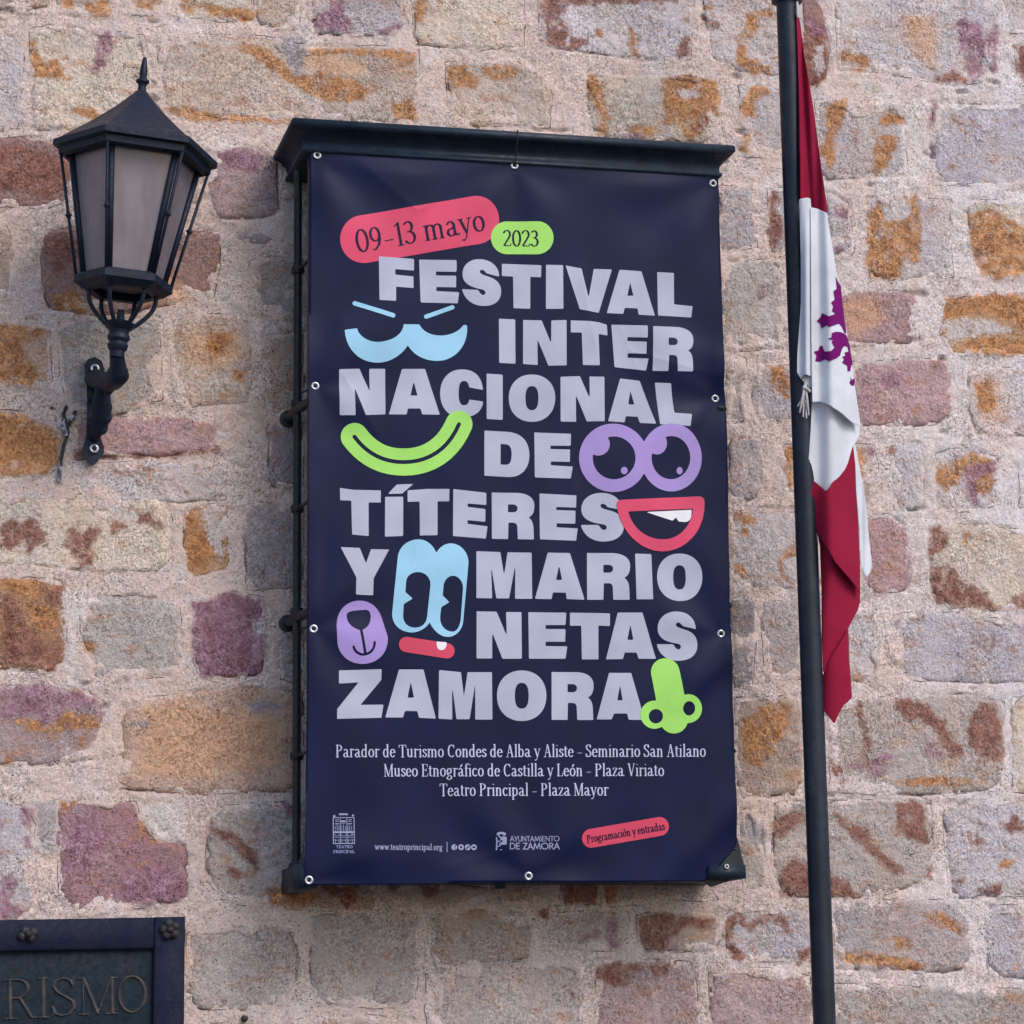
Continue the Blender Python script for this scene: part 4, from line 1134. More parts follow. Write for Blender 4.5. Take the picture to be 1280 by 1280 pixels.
    g['T'] = (.60, [[(.30, 0), (.30, .98)]], [[(.04, .98), (.56, .98)], [(.05, .98), (.03, .78)], [(.55, .98), (.57, .78)], _se(.30, .01, .11)])
    g['C'] = (.60, [arc(.32, .5, .23, .49, 50, 310, 18)], [[(.50, .98), (.51, .74)]])
    g['A'] = (.62, [[(.30, 1), (.50, .02)]], [[(.30, 1), (.11, .02)], [(.18, .36), (.43, .36)], _se(.11, .01, .09), _se(.50, .01, .10)])
    g['S'] = (.48, [[(.38, .80), (.33, .94), (.22, .99), (.10, .92), (.07, .76), (.13, .62), (.27, .50), (.38, .38), (.40, .20), (.32, .05), (.20, .01), (.09, .07), (.05, .24)]], [[(.39, .98), (.38, .74)], [(.05, .02), (.05, .26)]])
    g['M'] = (.78, [[(.12, 1), (.38, .02)], [(.64, 0), (.64, 1)]], [[(.38, .02), (.62, 1)], [(.12, 1), (.12, 0)], _se(.12, .01, .09), _se(.64, .01, .10), [(.03, .98), (.13, .98)], [(.63, .98), (.74, .98)]])
    g['E'] = (.54, [[(.14, 0), (.14, 1)]], [[(.04, .98), (.46, .98)], [(.46, .98), (.47, .78)], [(.14, .52), (.38, .52)], [(.38, .62), (.38, .42)], [(.04, .02), (.47, .02)], [(.47, .02), (.49, .24)]])
    g['V'] = (.60, [[(.11, 1), (.31, .02)]], [[(.31, .02), (.51, 1)], _se(.11, .99, .10), _se(.51, .99, .08)])
    g['L'] = (.52, [[(.14, 0), (.14, 1)]], [_se(.14, .99, .11), [(.04, .02), (.46, .02)], [(.46, .02), (.48, .26)]])
    g['R'] = (.60, [[(.14, 0), (.14, 1)], [(.2, .98)] + arc(.27, .75, .17, .23, 90, -90, 10) + [(.2, .52)], [(.30, .52), (.50, .02)]], [_se(.14, .01, .11), [(.04, .98), (.27, .98)], [(.50, .02), (.58, .02)]])
    g['O'] = (.66, [arc(.33, .5, .25, .49, 0, 360, 28)], [])
    g['I'] = (.30, [[(.15, 0), (.15, 1)]], [_se(.15, .01, .11), _se(.15, .99, .11)])
    g['N'] = (.66, [[(.12, 1), (.52, .02)]], [[(.12, 0), (.12, 1)], [(.52, 0), (.52, 1)], _se(.12, .01, .09), _se(.52, .99, .09), [(.03, .99), (.12, .99)]])
    g['D'] = (.64, [[(.14, 0), (.14, 1)], [(.24, .98)] + arc(.24, .5, .32, .48, 90, -90, 14)], [[(.04, .98), (.26, .98)], [(.04, .02), (.26, .02)]])
    g['Y'] = (.58, [[(.08, 1), (.29, .48), (.29, 0)]], [[(.50, 1), (.29, .48)], _se(.08, .99, .08), _se(.50, .99, .07), _se(.29, .01, .10)])
    g['U'] = (.62, [[(.13, 1), (.13, .25)] + arc(.31, .25, .18, .24, 180, 270, 6)], [arc(.31, .25, .18, .24, 270, 360, 6) + [(.49, 1)], _se(.13, .99, .1), _se(.49, .99, .08)])
    g['Z'] = (.56, [[(.46, .96), (.08, .05)]], [[(.08, .98), (.48, .98)], [(.06, .02), (.50, .02)]])
    g['0'] = (.52, [arc(.26, .5, .19, .49, 0, 360, 26)], [])
    g['9'] = (.50, [arc(.23, .68, .16, .30, 0, 360, 22), [(.39, .70), (.38, .45), (.32, .20), (.18, .02)]], [[(.18, .02), (.08, .02)]])
    g['1'] = (.34, [[(.19, 0), (.19, 1)]], [[(.19, 1), (.05, .88)], _se(.19, .01, .10)])
    g['3'] = (.46, [arc(.20, .76, .14, .22, 145, -80, 12), arc(.20, .28, .18, .26, 80, -150, 14)], [[(.22, .54), (.14, .54)]])
    g['2'] = (.48, [arc(.22, .74, .17, .25, 160, -20, 12) + [(.30, .48), (.08, .06)]], [[(.07, .03), (.41, .03)], [(.41, .03), (.43, .16)]])
    g['-'] = (.42, [], [[(.06, .32), (.36, .32)]]); g['.'] = (.20, [[(.10, .03), (.10, .04)]], []); g[' '] = (.24, [], [])
    g['ñ'] = g['n']
    return g
FONT = _font()
SANS = {'A': (.66, [[(.03, 0), (.32, 1), (.61, 0)], [(.13, .33), (.52, .33)]]), 'Y': (.56, [[(.03, 1), (.28, .45), (.53, 1)], [(.28, .45), (.28, 0)]]), 'U': (.66, [[(.09, 1), (.09, .3)] + arc(.32, .3, .23, .29, 180, 360, 8) + [(.55, 1)]]),
        'N': (.70, [[(.09, 0), (.09, 1), (.58, 0), (.58, 1)]]), 'T': (.52, [[(.26, 0), (.26, .97)], [(.02, .97), (.50, .97)]]), 'M': (.86, [[(.06, 0), (.17, 1), (.42, .12), (.67, 1), (.78, 0)]]), 'I': (.24, [[(.12, 0), (.12, 1)]]),
        'E': (.52, [[(.44, .97), (.09, .97), (.09, .03), (.44, .03)], [(.09, .52), (.40, .52)]]), 'O': (.86, [arc(.42, .5, .37, .48, 0, 360, 24)]), 'D': (.72, [[(.09, .03), (.09, .97), (.26, .97)] + arc(.26, .5, .38, .47, 90, -90, 10) + [(.09, .03)]]),
        'Z': (.58, [[(.06, .97), (.51, .97), (.05, .03), (.53, .03)]]), 'R': (.58, [[(.09, 0), (.09, .97), (.26, .97)] + arc(.26, .73, .20, .24, 90, -90, 8) + [(.09, .49)], [(.26, .49), (.52, 0)]]), ' ': (.30, [])}


def strokes_fn(S, a, b):                          # S: polylines, elliptic nib a x b
    def fn(X, Y):
        d = np.full(X.shape, 1e9); x, y = X / a, Y / b
        for P in S:
            for p, q in zip(P, P[1:]):
                ax, ay, bx, by = p[0] / a, p[1] / b, q[0] / a, q[1] / b; ex, ey = bx - ax, by - ay
                t_ = np.clip(((x - ax) * ex + (y - ay) * ey) / (ex * ex + ey * ey + 1e-12), 0, 1)
                d = np.minimum(d, np.hypot(x - ax - t_ * ex, y - ay - t_ * ey))
        return (1 - d) * min(a, b)
    return fn


def text(name, s, p0, p1, cap, mat, step=.42, pen=(.062, .030), sans=False, lift=.0009, surf=None, parent=None, pieces=False, slant=0.0, bend=None):
    """one line of lettering from photo point p0 to p1 (baseline), capital height cap in photo pixels"""
    G = SANS if sans else FONT
    adv = [G[c_][0] for c_ in s]; tot = sum(adv); p0 = np.array(p0, float); p1 = np.array(p1, float); L = np.hypot(*(p1 - p0))
    kx = L / tot; ux = (p1 - p0) / L; uy = np.array([ux[1], -ux[0]]); par = parent or bn
    up = np.array([-.012, -1.0]); up = up / np.hypot(*up) if slant == 0 else uy
    Ms = []; x = 0
    Vs, Fs, base = [], [], 0
    for c_, a_ in zip(s, adv):
        g = G[c_]
        if g[1] or (len(g) > 2 and g[2]):
            # coordinates: (x*kx, y*cap) so the nib keeps its shape
            thick = [[(X_ * kx, Y_ * cap) for X_, Y_ in P] for P in g[1]]; thin = [] if sans else [[(X_ * kx, Y_ * cap) for X_, Y_ in P] for P in g[2]]
            a, b = pen[0] * cap, pen[1] * cap
            fs_ = []
            if thick: fs_.append(strokes_fn(thick, a, b))
            if thin: fs_.append(strokes_fn(thin, b * 1.1, b * .9))
            f = (lambda F: (lambda X, Y: np.max([q(X, Y) for q in F], 0)))(fs_)
            org = p0 + ux * (x * kx)
            if bend is not None: org = org + np.array([0, bend(org[0])])
            def srf(u, v, org=org, f=f):
                px = org[0] + ux[0] * u + up[0] * v; py = org[1] + ux[1] * u + up[1] * v
                return (surf or (lambda a_, b_, c__: bsurf(lift)(a_, b_)))(px, py, f(u, v))
            o = march(f, (-.12 * kx, -.36 * cap, (a_ + .12) * kx, 1.12 * cap), step, srf, 'tmp', mat, par)
            if o: Ms.append(o)
        x += a_
    if pieces:
        for o in Ms: o.name = name
        return Ms
    vs_, fs_, n = [], [], 0
    for o in Ms:
        co = [v.co[:] for v in o.data.vertices]; vs_ += co; fs_ += [tuple(i + n for i in p.vertices) for p in o.data.polygons]; n += len(co)
        m_ = o.data; bpy.data.objects.remove(o); bpy.data.meshes.remove(m_)
    return link(name, mesh_np(vs_, fs_), mat, par, True)


def cp(c_, x, y): return (c_[0] + x / c_[2], c_[1] + y / c_[2])
text('date_lettering', '09-13 mayo', cp(M_, 140, 366), cp(M_, 868, 238), 28.5, INK, .5, (.055, .022), lift=.0018, slant=1, pieces=False)
text('year_lettering', '2023', cp(M_, 960, 325), cp(M_, 1162, 330), 20.0, INK, .45, (.060, .024), lift=.0020)
text('venue_line', 'Parador de Turismo Condes de Alba y Aliste - Seminario San Atilano', (419.5, 946.5), (882.5, 946.0), 15.4, SMALL, .42, (.056, .022))
text('venue_line', 'Museo Etnográfico de Castilla y León - Plaza Viriato', (479.5, 970.6), (830.5, 970.0), 15.4, SMALL, .42, (.056, .022))
text('venue_line', 'Teatro Principal - Plaza Mayor', (549.5, 995.0), (760.5, 994.4), 15.4, SMALL, .42, (.056, .022))
text('web_address', 'www.teatroprincipal.org', (468, 1062.2), (553, 1062.6), 7.4, FOOT, .35, (.07, .045))
text('booking_lettering', 'Programación y entradas', cp((720, 1005, 7.111), 100, 348), cp((720, 1005, 7.111), 792, 228), 9.8, INK, .35, (.065, .034), lift=.0018, slant=1)
text('theatre_name', 'TEATRO', (420, 1060.2), (440.4, 1060.2), 3.3, DIM, .25, (.10, .07)); text('theatre_name', 'PRINCIPAL', (416.4, 1066.4), (442.6, 1066.4), 3.4, DIM, .25, (.10, .07))
text('city_lettering', 'AYUNTAMIENTO', (637, 1051.8), (699, 1051.6), 6.4, FOOT, .35, (.062, .062), sans=True); text('city_lettering', 'DE ZAMORA', (636.4, 1061.6), (699.4, 1061.4), 7.6, FOOT, .35, (.075, .075), sans=True)
# theatre emblem, social icons, coat of arms
def rects(R): return [[(a, b), (c_, b), (c_, d), (a, d)] for a, b, c_, d in R]
o_ = (410, 1005, 18.28)
frs = [(115, 300, 605, 318), (115, 300, 135, 912), (588, 300, 606, 912), (115, 892, 606, 914), (115, 622, 606, 662), (275, 330, 292, 890), (425, 330, 442, 890), (300, 375, 408, 415), (255, 212, 460, 252),
       (170, 352, 250, 366), (170, 388, 250, 402), (465, 352, 545, 366), (465, 388, 545, 402), (160, 440, 250, 462), (455, 440, 545, 462), (310, 440, 400, 452), (205, 480, 218, 610), (350, 470, 363, 610), (490, 480, 503, 610), (165, 500, 176, 610), (245, 500, 256, 610), (310, 500, 320, 610), (392, 500, 402, 610), (455, 500, 466, 610), (535, 500, 546, 610),
       (150, 720, 262, 732), (300, 720, 415, 732), (450, 720, 570, 732), (150, 760, 262, 770), (300, 760, 415, 770), (450, 760, 570, 770), (165, 800, 176, 888), (245, 800, 256, 888), (310, 800, 320, 888), (392, 800, 402, 888), (460, 800, 470, 888), (545, 800, 556, 888), (150, 820, 262, 832), (300, 820, 415, 832), (450, 820, 570, 832), (150, 680, 170, 700), (245, 680, 262, 700), (300, 680, 315, 700), (400, 680, 415, 700), (450, 680, 462, 700), (528, 680, 570, 700)]
R_ = [crop(*o_)(r) for r in rects(frs)]
def multi(R): return lambda X, Y: np.max([psd(X, Y, [r]) for r in R], 0)
march(uni(multi(R_), incrop(ell(148, 275, 26, 30), *o_), incrop(ell(575, 260, 26, 26), *o_)), (415, 1015, 445, 1056), .3, bsurf(.0009), 'theatre_emblem', FOOT, bn)
c_ = (405, 1005, 5.818)
march(incrop(poly([(892, 275), (897, 275), (897, 350), (892, 350)]), *c_), (557, 1051, 560.5, 1066.5), .3, bsurf(.0009), 'divider', DIM, bn)
for k, x_ in enumerate((948, 998, 1047, 1092)):
    hole = [pline([(952, 330), (952, 306), (960, 302)], 3.2), ell(998, 314, 9, 9), pline([(1036, 322), (1046, 318), (1056, 306)], 4.5), capsule(1087, 314, 1097, 314, 7)][k]
    march(incrop(sub(ell(x_, 314, 21, 21), hole), *c_), (405 + (x_ - 24) / 5.818, 1054.5, 405 + (x_ + 24) / 5.818, 1064), .3, bsurf(.0009), 'social_icon', FOOT, bn)
c_ = (600, 1030, 10.667)
cre = uni(sub(ell(278, 135, 62, 28), ell(278, 150, 30, 12)), poly(path('M 290 165 L 350 175 L 350 275 L 275 280 L 270 250 L 300 235 L 285 205')), pline([(215, 185), (222, 230), (218, 340)], 9), pline([(222, 225), (262, 240)], 7), pline([(238, 300), (265, 290), (262, 262)], 7), pline([(250, 165), (280, 190), (270, 215)], 9), pline([(265, 345), (290, 345)], 4))
march(incrop(cre, *c_), (618, 1039, 634, 1064), .35, bsurf(.0009), 'city_crest', FOOT, bn)

# ------------------------------------------------------------ wall lantern
lp = empty('wall_lantern', U(118, 520, 0).tolist()); tag(lp, 'black six-sided wall lantern with frosted panes on a scrolled iron arm', 'lantern')
DL = .34
kx_ = float(np.linalg.norm(U(200, 250, DL) - U(100, 250, DL)) / 100)        # metres per pixel at the lantern
ctr = V(154.5, 355, DL)                            # centre of the lower ring
top = V(169.5, 196, DL)                            # centre of the roof rim
axv = (top - ctr); axv.y = 0; axv = axv.normalized(); Hh = (top - ctr).length
Rt, Rb = 104.5 * kx_, 58.5 * kx_
TILT = axv.to_track_quat('Z', 'Y')
from mathutils import Euler
TM = Matrix.Translation(ctr) @ Matrix(((axv.z, 0, axv.x, 0), (0, 1, 0, 0), (-axv.x, 0, axv.z, 0), (0, 0, 0, 1)))
def lp_pt(x, y, z): return TM @ Vector((x, y, z))
def hexv(R, z, rot=-3): return [lp_pt(R * math.cos(math.radians(60 * k + rot)), -R * math.sin(math.radians(60 * k + rot)), z) for k in range(6)]
def hexloft(mb, prof, cap=(True, True)):
    rr = [hexv(R, z) for R, z in prof]; vs_ = [v for r in rr for v in r]; fs = []
    for i in range(len(prof) - 1):
        for k in range(6): fs.append((i * 6 + k, i * 6 + (k + 1) % 6, (i + 1) * 6 + (k + 1) % 6, (i + 1) * 6 + k))
    if cap[0]: fs.append(tuple(range(6)))
    if cap[1]: fs.append(tuple(range((len(prof) - 1) * 6, len(prof) * 6)))
    mb.add(vs_, fs)
def inset_ring(mb, prof_o, prof_i):
    P = prof_o + prof_i[::-1]; rr = [hexv(R, z) for R, z in P]; n = len(P); vs_ = [v for r in rr for v in r]; fs = []
    for i in range(n):
        j = (i + 1) % n
        for k in range(6): fs.append((i * 6 + k, i * 6 + (k + 1) % 6, j * 6 + (k + 1) % 6, j * 6 + k))
    mb.add(vs_, fs)
s_ = kx_
mb = MB(); hexloft(mb, [(Rt * .80, Hh - 2 * s_), (Rt * .84, Hh - 12 * s_), (Rt * .92, Hh - 10 * s_), (Rt * .93, Hh - 2 * s_), (Rt, Hh), (Rt * 1.0, Hh + 8 * s_), (Rt * .94, Hh + 11 * s_), (Rt * .60, Hh + 37 * s_), (Rt * .30, Hh + 63 * s_), (Rt * .10, Hh + 84 * s_), (Rt * .07, Hh + 88 * s_)], (False, True))
roof = mb.obj('roof', IRON, lp, True, 25)
mb = MB(); mb.lathe(lp_pt(0, 0, Hh + 84 * s_), [(7 * s_, 0), (5.5 * s_, 5 * s_), (5 * s_, 11 * s_), (6 * s_, 14 * s_), (8.5 * s_, 16 * s_), (8.5 * s_, 19 * s_), (6 * s_, 21 * s_), (4.5 * s_, 24 * s_), (5.2 * s_, 28 * s_), (4.6 * s_, 36 * s_), (3.0 * s_, 46 * s_), (2.2 * s_, 50 * s_), (.6 * s_, 51 * s_)], axv, 20)
mb.obj('finial', IRON, roof)
mb = MB(); inset_ring(mb, [(Rb * .86, -13 * s_), (Rb * .98, -8 * s_), (Rb * 1.06, -5 * s_), (Rb * 1.06, 4 * s_), (Rb * .98, 7 * s_)], [(Rb * .66, -13 * s_), (Rb * .66, -8 * s_), (Rb * .70, 0), (Rb * .70, 3 * s_), (Rb * .72, 7 * s_)])
lring = mb.obj('lower_ring', IRON, lp, True, 25)
mb = MB(); hexloft(mb, [(Rb * .70, -2 * s_), (Rb * .70, 0)]); mb.obj('added_bottom_pane', GLASS, lring, False)  # pane added across the open ring so the dark opening looks lighter
mb = MB(); inset_ring(mb, [(Rt * .78, Hh - 10 * s_), (Rt * .84, Hh - 9 * s_), (Rt * .84, Hh - 1 * s_)], [(Rt * .72, Hh - 10 * s_), (Rt * .72, Hh - 6 * s_), (Rt * .72, Hh - 1 * s_)])
mb.obj('upper_ring', IRON, lp, True, 25)
a_b, a_t = hexv(Rb * .86, 5 * s_), hexv(Rt * .77, Hh - 5 * s_)
def inw(v, z, f):
    c0 = lp_pt(0, 0, z); return c0 + (v - c0) * f
for k in range(6):
    j = (k + 1) % 6
    q = [inw(a_b[k], 5 * s_, .965), inw(a_b[j], 5 * s_, .965), inw(a_t[j], Hh - 5 * s_, .965), inw(a_t[k], Hh - 5 * s_, .965)]
    nrm = (q[1] - q[0]).cross(q[3] - q[0]).normalized() * .003
    mb = MB(); mb.add(q + [v + nrm for v in q], [(0, 1, 2, 3), (7, 6, 5, 4), (0, 4, 5, 1), (1, 5, 6, 2), (2, 6, 7, 3), (3, 7, 4, 0)]); mb.obj('glass_pane', GLASS, lp, False)
    mb = MB(); mb.tube([a_b[k], a_t[k]], 4.2 * s_, 6); mb.obj('corner_bar', IRON, lp, True)
    o_b, o_t = hexv(Rb * 1.02, 3 * s_)[k], hexv(Rt * .90, Hh - 6 * s_)[k]
    mb = MB(); mb.tube([o_b, o_t], 2.0 * s_, 8); rod = mb.obj('outer_rod', IRON, lp)
    m_ = o_b.lerp(o_t, .48); dr = (o_t - o_b).normalized()
    mb = MB(); mb.lathe(m_ - dr * 5 * s_, [(2.1 * s_, 0), (2.8 * s_, 3 * s_), (4.2 * s_, 4.4 * s_), (4.2 * s_, 5.8 * s_), (2.8 * s_, 7 * s_), (2.1 * s_, 11 * s_)], dr, 12); mb.obj('bead', IRON, rod)
    # cage ribs down to the stem
    mb = MB(); rb = []
    for t_ in np.linspace(0, 1, 10):
        R = Rb * (.72 - .02 * t_ - .40 * max(0, t_ - .25) ** 1.7 / .75 ** 1.7 * 1.0); rb.append(hexv(R, (-10 - 44 * t_) * s_)[k])
    mb.tube(rb, 2.8 * s_, 8); mb.obj('cage_rib', IRON, lp)
mb = MB(); mb.lathe(lp_pt(0, 0, -52 * s_), [(4 * s_, 18 * s_), (5 * s_, 10 * s_), (5 * s_, 4 * s_), (16 * s_, 2 * s_), (20 * s_, -1 * s_), (17 * s_, -6 * s_), (13 * s_, -9 * s_), (12 * s_, -13 * s_), (14 * s_, -16 * s_), (14 * s_, -20 * s_), (11 * s_, -24 * s_), (13 * s_, -28 * s_), (12 * s_, -33 * s_), (9.5 * s_, -36 * s_), (9.2 * s_, -44 * s_)][::-1], axv, 20)
stem = mb.obj('stem', IRON, lp)
mb = MB(); mb.lathe(lp_pt(0, 0, 8 * s_), [(10 * s_, 0), (10 * s_, 6 * s_), (14 * s_, 20 * s_), (22 * s_, 48 * s_), (22 * s_, 70 * s_), (12 * s_, 90 * s_), (2 * s_, 96 * s_)], axv, 16); mb.obj('lamp_bulb', TOOTH, lp)
mb = MB(); st_ = lp_pt(0, 0, -92 * s_)
e1, e2, e3 = V(148, 468, .30), V(136, 478, .22), V(122, 474, .09)
mb.tube([st_, st_.lerp(e1, .5), st_.lerp(e1, .8), e1, e1.lerp(e2, .5) - Vector((0, 0, .004)), e2, e2.lerp(e3, .5), e3, V(118, 474, .02)], [9.3 * s_, 10 * s_, 12 * s_, 14 * s_, 13.5 * s_, 12 * s_, 12 * s_, 13 * s_, 13 * s_], 16)
mb.obj('arm', IRON, lp, True, 60)
mb = MB(); mb.tube([V(140, 466, .20), V(137, 482, .19), V(134, 493, .17)], [7 * s_, 10.5 * s_, 4 * s_], 12); mb.obj('arm_boss', IRON, lp, True, 60)
mb = MB(); mb.tube([V(128, 484, .13), V(127, 500, .12), V(127, 516, .10), V(124, 532, .075), V(119, 543, .045), V(117, 549, .03)], [9 * s_, 12 * s_, 12.5 * s_, 11 * s_, 8 * s_, 5 * s_], 14); mb.obj('scroll', IRON, lp, True, 60)
for q_, r_ in ((V(132, 510, .11), 6.5), (V(131, 522, .10), 7), (V(127, 535, .08), 6), (V(113, 494, .05), 6.5), (V(113, 528, .04), 6)):
    mb = MB(); mb.lathe(q_ - Vector((0, 0, 9 * s_)), [(r_ * s_ * math.sin(math.pi * k / 8), 9 * s_ * (1 - math.cos(math.pi * k / 8))) for k in range(9)], (.25, 0, 1), 12); mb.obj('leaf_boss', IRON, lp, True, 60)
mb = MB()
PL = [(105, 456), (110, 449), (119, 446), (127, 451), (131, 462), (128, 480), (126, 500), (126, 530), (125, 545), (130, 558), (130, 566), (122, 577), (116, 582), (108, 576), (102, 564), (104, 558), (108, 545), (109, 500), (108, 475)]
f0, f1 = [V(x, y, .030) for x, y in PL], [V(x, y, -.015) for x, y in PL]; n_ = len(PL)
mb.add(f0 + f1, [tuple(range(n_))[::-1]] + [(i, (i + 1) % n_, n_ + (i + 1) % n_, n_ + i) for i in range(n_)]); mb.obj('back_plate', IRON, lp, True, 40)
for px, py in ((117.5, 561), (118.5, 461)):
    p = V(px, py, .032); mb = MB(); mb.torus(p + Vector((0, -.004, 0)), (0, 1, 0), 4.4 * s_, 1.5 * s_, 24, 8); bo = mb.obj('bolt', STEEL, lp, True)
    mb = MB(); mb.lathe(p, [(2.6 * s_, 0), (2.6 * s_, .005), (1.4 * s_, .006)], (0, -1, 0), 6); mb.obj('bolt_head', IRON, bo, True)

# old cable stub beside the lantern
ce = empty('cable_stub', U(80, 560, 0).tolist()); tag(ce, 'short black cable end taped in pale tape left of the lantern bracket', 'cable')
mb = MB(); mb.tube([V(83, 508, .004), V(79, 518, .014), V(83, 530, .02), V(85, 542, .018), V(80, 556, .016), V(76.5, 574, .012), V(75, 584, .010)], 2.3 * s_, 8); mb.obj('sheath', CABLE, ce)
mb = MB(); mb.tube([V(84, 534, .018), V(90, 524, .016), V(94, 514, .006)], 2.2 * s_, 8); mb.obj('branch', CABLE, ce)
mb = MB(); mb.tube([V(79, 524, .018), V(79.5, 534, .022), V(83, 545, .022)], [2.6 * s_, 3.2 * s_, 2.8 * s_], 8); mb.tube([V(88, 526, .019), V(92, 520, .016)], 3.0 * s_, 8); mb.obj('tape', TAPE, ce)
mb = MB(); mb.tube([V(75.5, 576, .010), V(74.5, 590, .009), V(74, 603, .006)], 2.6 * s_, 8); mb.obj('conduit', TAPE, ce)
mb = MB(); p = V(64.5, 511, -.006); mb.lathe(p, [(2.6 * s_, 0), (2.6 * s_, .010), (1.5 * s_, .010)], (0, -1, 0), 12)
tag(mb.obj('wall_plug', CABLE), 'tiny black plug hole in the mortar left of the taped cable', 'wall plug', 'small holes left in the wall')
mb = MB(); p = V(305, 1273, -.01); mb.lathe(p, [(4.6 * s_, 0), (4.2 * s_, .016), (2.6 * s_, .018)], (0, -1, 0), 12)
tag(mb.obj('wall_plug', CABLE), 'dark bolt hole in the mortar right of the bronze plaque', 'wall plug', 'small holes left in the wall')
# ------------------------------------------------------------ flag pole and flag
DP = .48
pT, pB = V(983.5, 2, DP), V(1030.7, 1280, DP); xm = (pT.x + pB.x) / 2
dpx = (pB.x - pT.x) / (pB.z - pT.z)
pr_ = 13.2 * float(np.linalg.norm(U(1000, 600, DP) - U(900, 600, DP)) / 100)
fp = empty('flagpole', (pB.x - dpx * pB.z, -DP, 0)); tag(fp, 'dark painted steel flagpole standing in front of the wall', 'flagpole')
def pole_at(z): return Vector((pT.x + dpx * (z - pT.z), -DP, z))
mb = MB(); mb.tube([pole_at(0), pole_at(pB.z), pole_at(pT.z), pole_at(pT.z + .75)], pr_, 32); shaft = mb.obj('shaft', POLE, fp)
mb = MB(); z0 = pT.z + .006; mb.tube([pole_at(z0 - .012), pole_at(z0 - .008), pole_at(z0 + .02), pole_at(z0 + .024)], [pr_ * 1.02, pr_ * 1.45, pr_ * 1.45, pr_ * 1.02], 28); mb.obj('collar', POLE, fp)
mb = MB(); mb.tube([pole_at(pT.z + .75), pole_at(pT.z + .77), pole_at(pT.z + .80), pole_at(pT.z + .86), pole_at(pT.z + .90)], [pr_, pr_ * 1.3, pr_ * .6, pr_ * 1.0, .004], 20); mb.obj('finial', POLE, fp)
mb = MB(); mb.tube([pole_at(0), pole_at(.02), pole_at(.021), pole_at(.06)], [.14, .14, pr_ * 1.5, pr_ * 1.2], 28); mb.obj('base_plate', POLE, fp)

fg = empty('regional_flag', V(1000, 20, DP + .03)[:]); tag(fg, 'furled red and white flag with a purple lion hanging limp from the pole', 'flag')
mb = MB(); mb.tube([V(996, 0, DP + .02), V(997, 12, DP + .035), V(997.5, 22, DP + .035)], .004, 6); mb.obj('halyard', ROPE, fg)


def fz(px, py, off=0.0):
    """standing-off of the limp cloth: long vertical folds that fan out below the hoist"""
    ax_ = 997 + (py - 20) * .036; u = (px - ax_) / (18 + (py - 10) * .085)
    a = np.clip((py - 20) / 200, .1, 1)
    return DP + .035 + off + a * (.024 * np.sin(u * 3.1 + .4) + .013 * np.sin(u * 7.5 + py / 130) + .004 * np.sin(u * 15 + py / 60))


def cloth(name, outline, mat, off=0.0, step=1.6, extra=None, smooth_pts=False, label=None):
    P = [tuple(q) for q in pts(outline)]
    def srf(px, py):
        z = fz(px, py, off)
        if extra is not None: z = z + extra(px, py)
        return U(px, py, z)
    A = np.array(P); lo_, hi_ = A.min(0) - 2, A.max(0) + 2
    o = march(lambda X, Y: psd(X, Y, [P]), (lo_[0], lo_[1], hi_[0], hi_[1]), step, srf, name, mat, fg)
    s2 = o.modifiers.new('thick', 'SOLIDIFY'); s2.thickness = .0012; s2.offset = 0
    if label: o['label'] = label
    return o


g_ = lambda x, w_: (lambda px, py: 0)
cloth('red_top_band', '995,17 998,17 1001,34 1005,67 1011,100 1017.5,140 1026,205 1033,252 1034,267 1022,261 1013,259.5 1012.5,248 1008,247 1000,249 999,150 997,60', CRED,
      extra=lambda px, py: -.028 * np.exp(-((px - (1000 + (py - 20) * .052)) / (3 + (py - 20) * .014)) ** 2))
cloth('inner_white_fold', '999,249 1008,247 1013,248 1014,262 1015,330 1015.5,400 1016,468 1013,470 1006,468 1001,474 996.5,466 997,440 1001,380 1001,320', CWHITE, .014,
      extra=lambda px, py: -.010 * np.cos((px - 1000) / 2.6) * np.clip((py - 240) / 100, 0, 1))
cloth('inner_white_hem', '999,468 1006,469 1014,470 1015,482 1012,486 1008,480 1003,476', CWHITE, .002)
cloth('white_band', '1013,249 1013,259 1022,261 1033,266 1040,305 1046,344 1055,394 1060,425 1064,450 1071,500 1076,533 1066,529 1050,515 1036,506 1024,502 1015.5,503 1014.5,470 1014,400 1013.5,330', CWHITE, .006,
      extra=lambda px, py: .012 * np.exp(-((px - (1013 + (py - 250) * .012)) / 4.0) ** 2) - .020 * np.clip((px - (1036 + (py - 260) * .14)) / 12, 0, 1) ** 2 + .010 * np.clip((py - 470) / 60, 0, 1))
cloth('white_turned_fold', '1015,500 1036,502 1050,511 1066,525 1075,530 1074,545 1070,553 1065,560 1060,578 1056,587 1049,596 1041,603 1036,611 1032,614.5 1022,605 1010,597 1011,570 1013,540', CWHITE, -.014,
      extra=lambda px, py: .010 * np.sin((px - 1010) / 11 + (py - 500) / 60) - .006 * np.clip((530 - py) / 30, 0, 1))
cloth('white_side_strip', '1066,552 1069,556 1074,583 1080,612 1085,660 1090,709 1087,717 1083,721.5 1079,716 1076,706 1074,660 1070,612', CWHITE, -.036, extra=lambda px, py: .010 * np.exp(-((px - 1082) / 4) ** 2))
cloth('red_lower_band', '1008,598 1010,596 1021,604 1032,614 1036,610.5 1041,602.5 1049,595.5 1056,586.5 1060,577 1064,560 1066,556 1069,580 1070,612 1073,660 1075,706 1075,742 1068,731 1061,722 1052,712 1044,703 1037,690 1029,678 1022,668 1016,651 1009,641', CRED, -.020,
      extra=lambda px, py: .016 * np.sin((px - 1008) / 13 - (py - 600) / 70 + .6) + .010 * np.exp(-(((px - 1008) - (625 - py) * .8) / 7) ** 2))
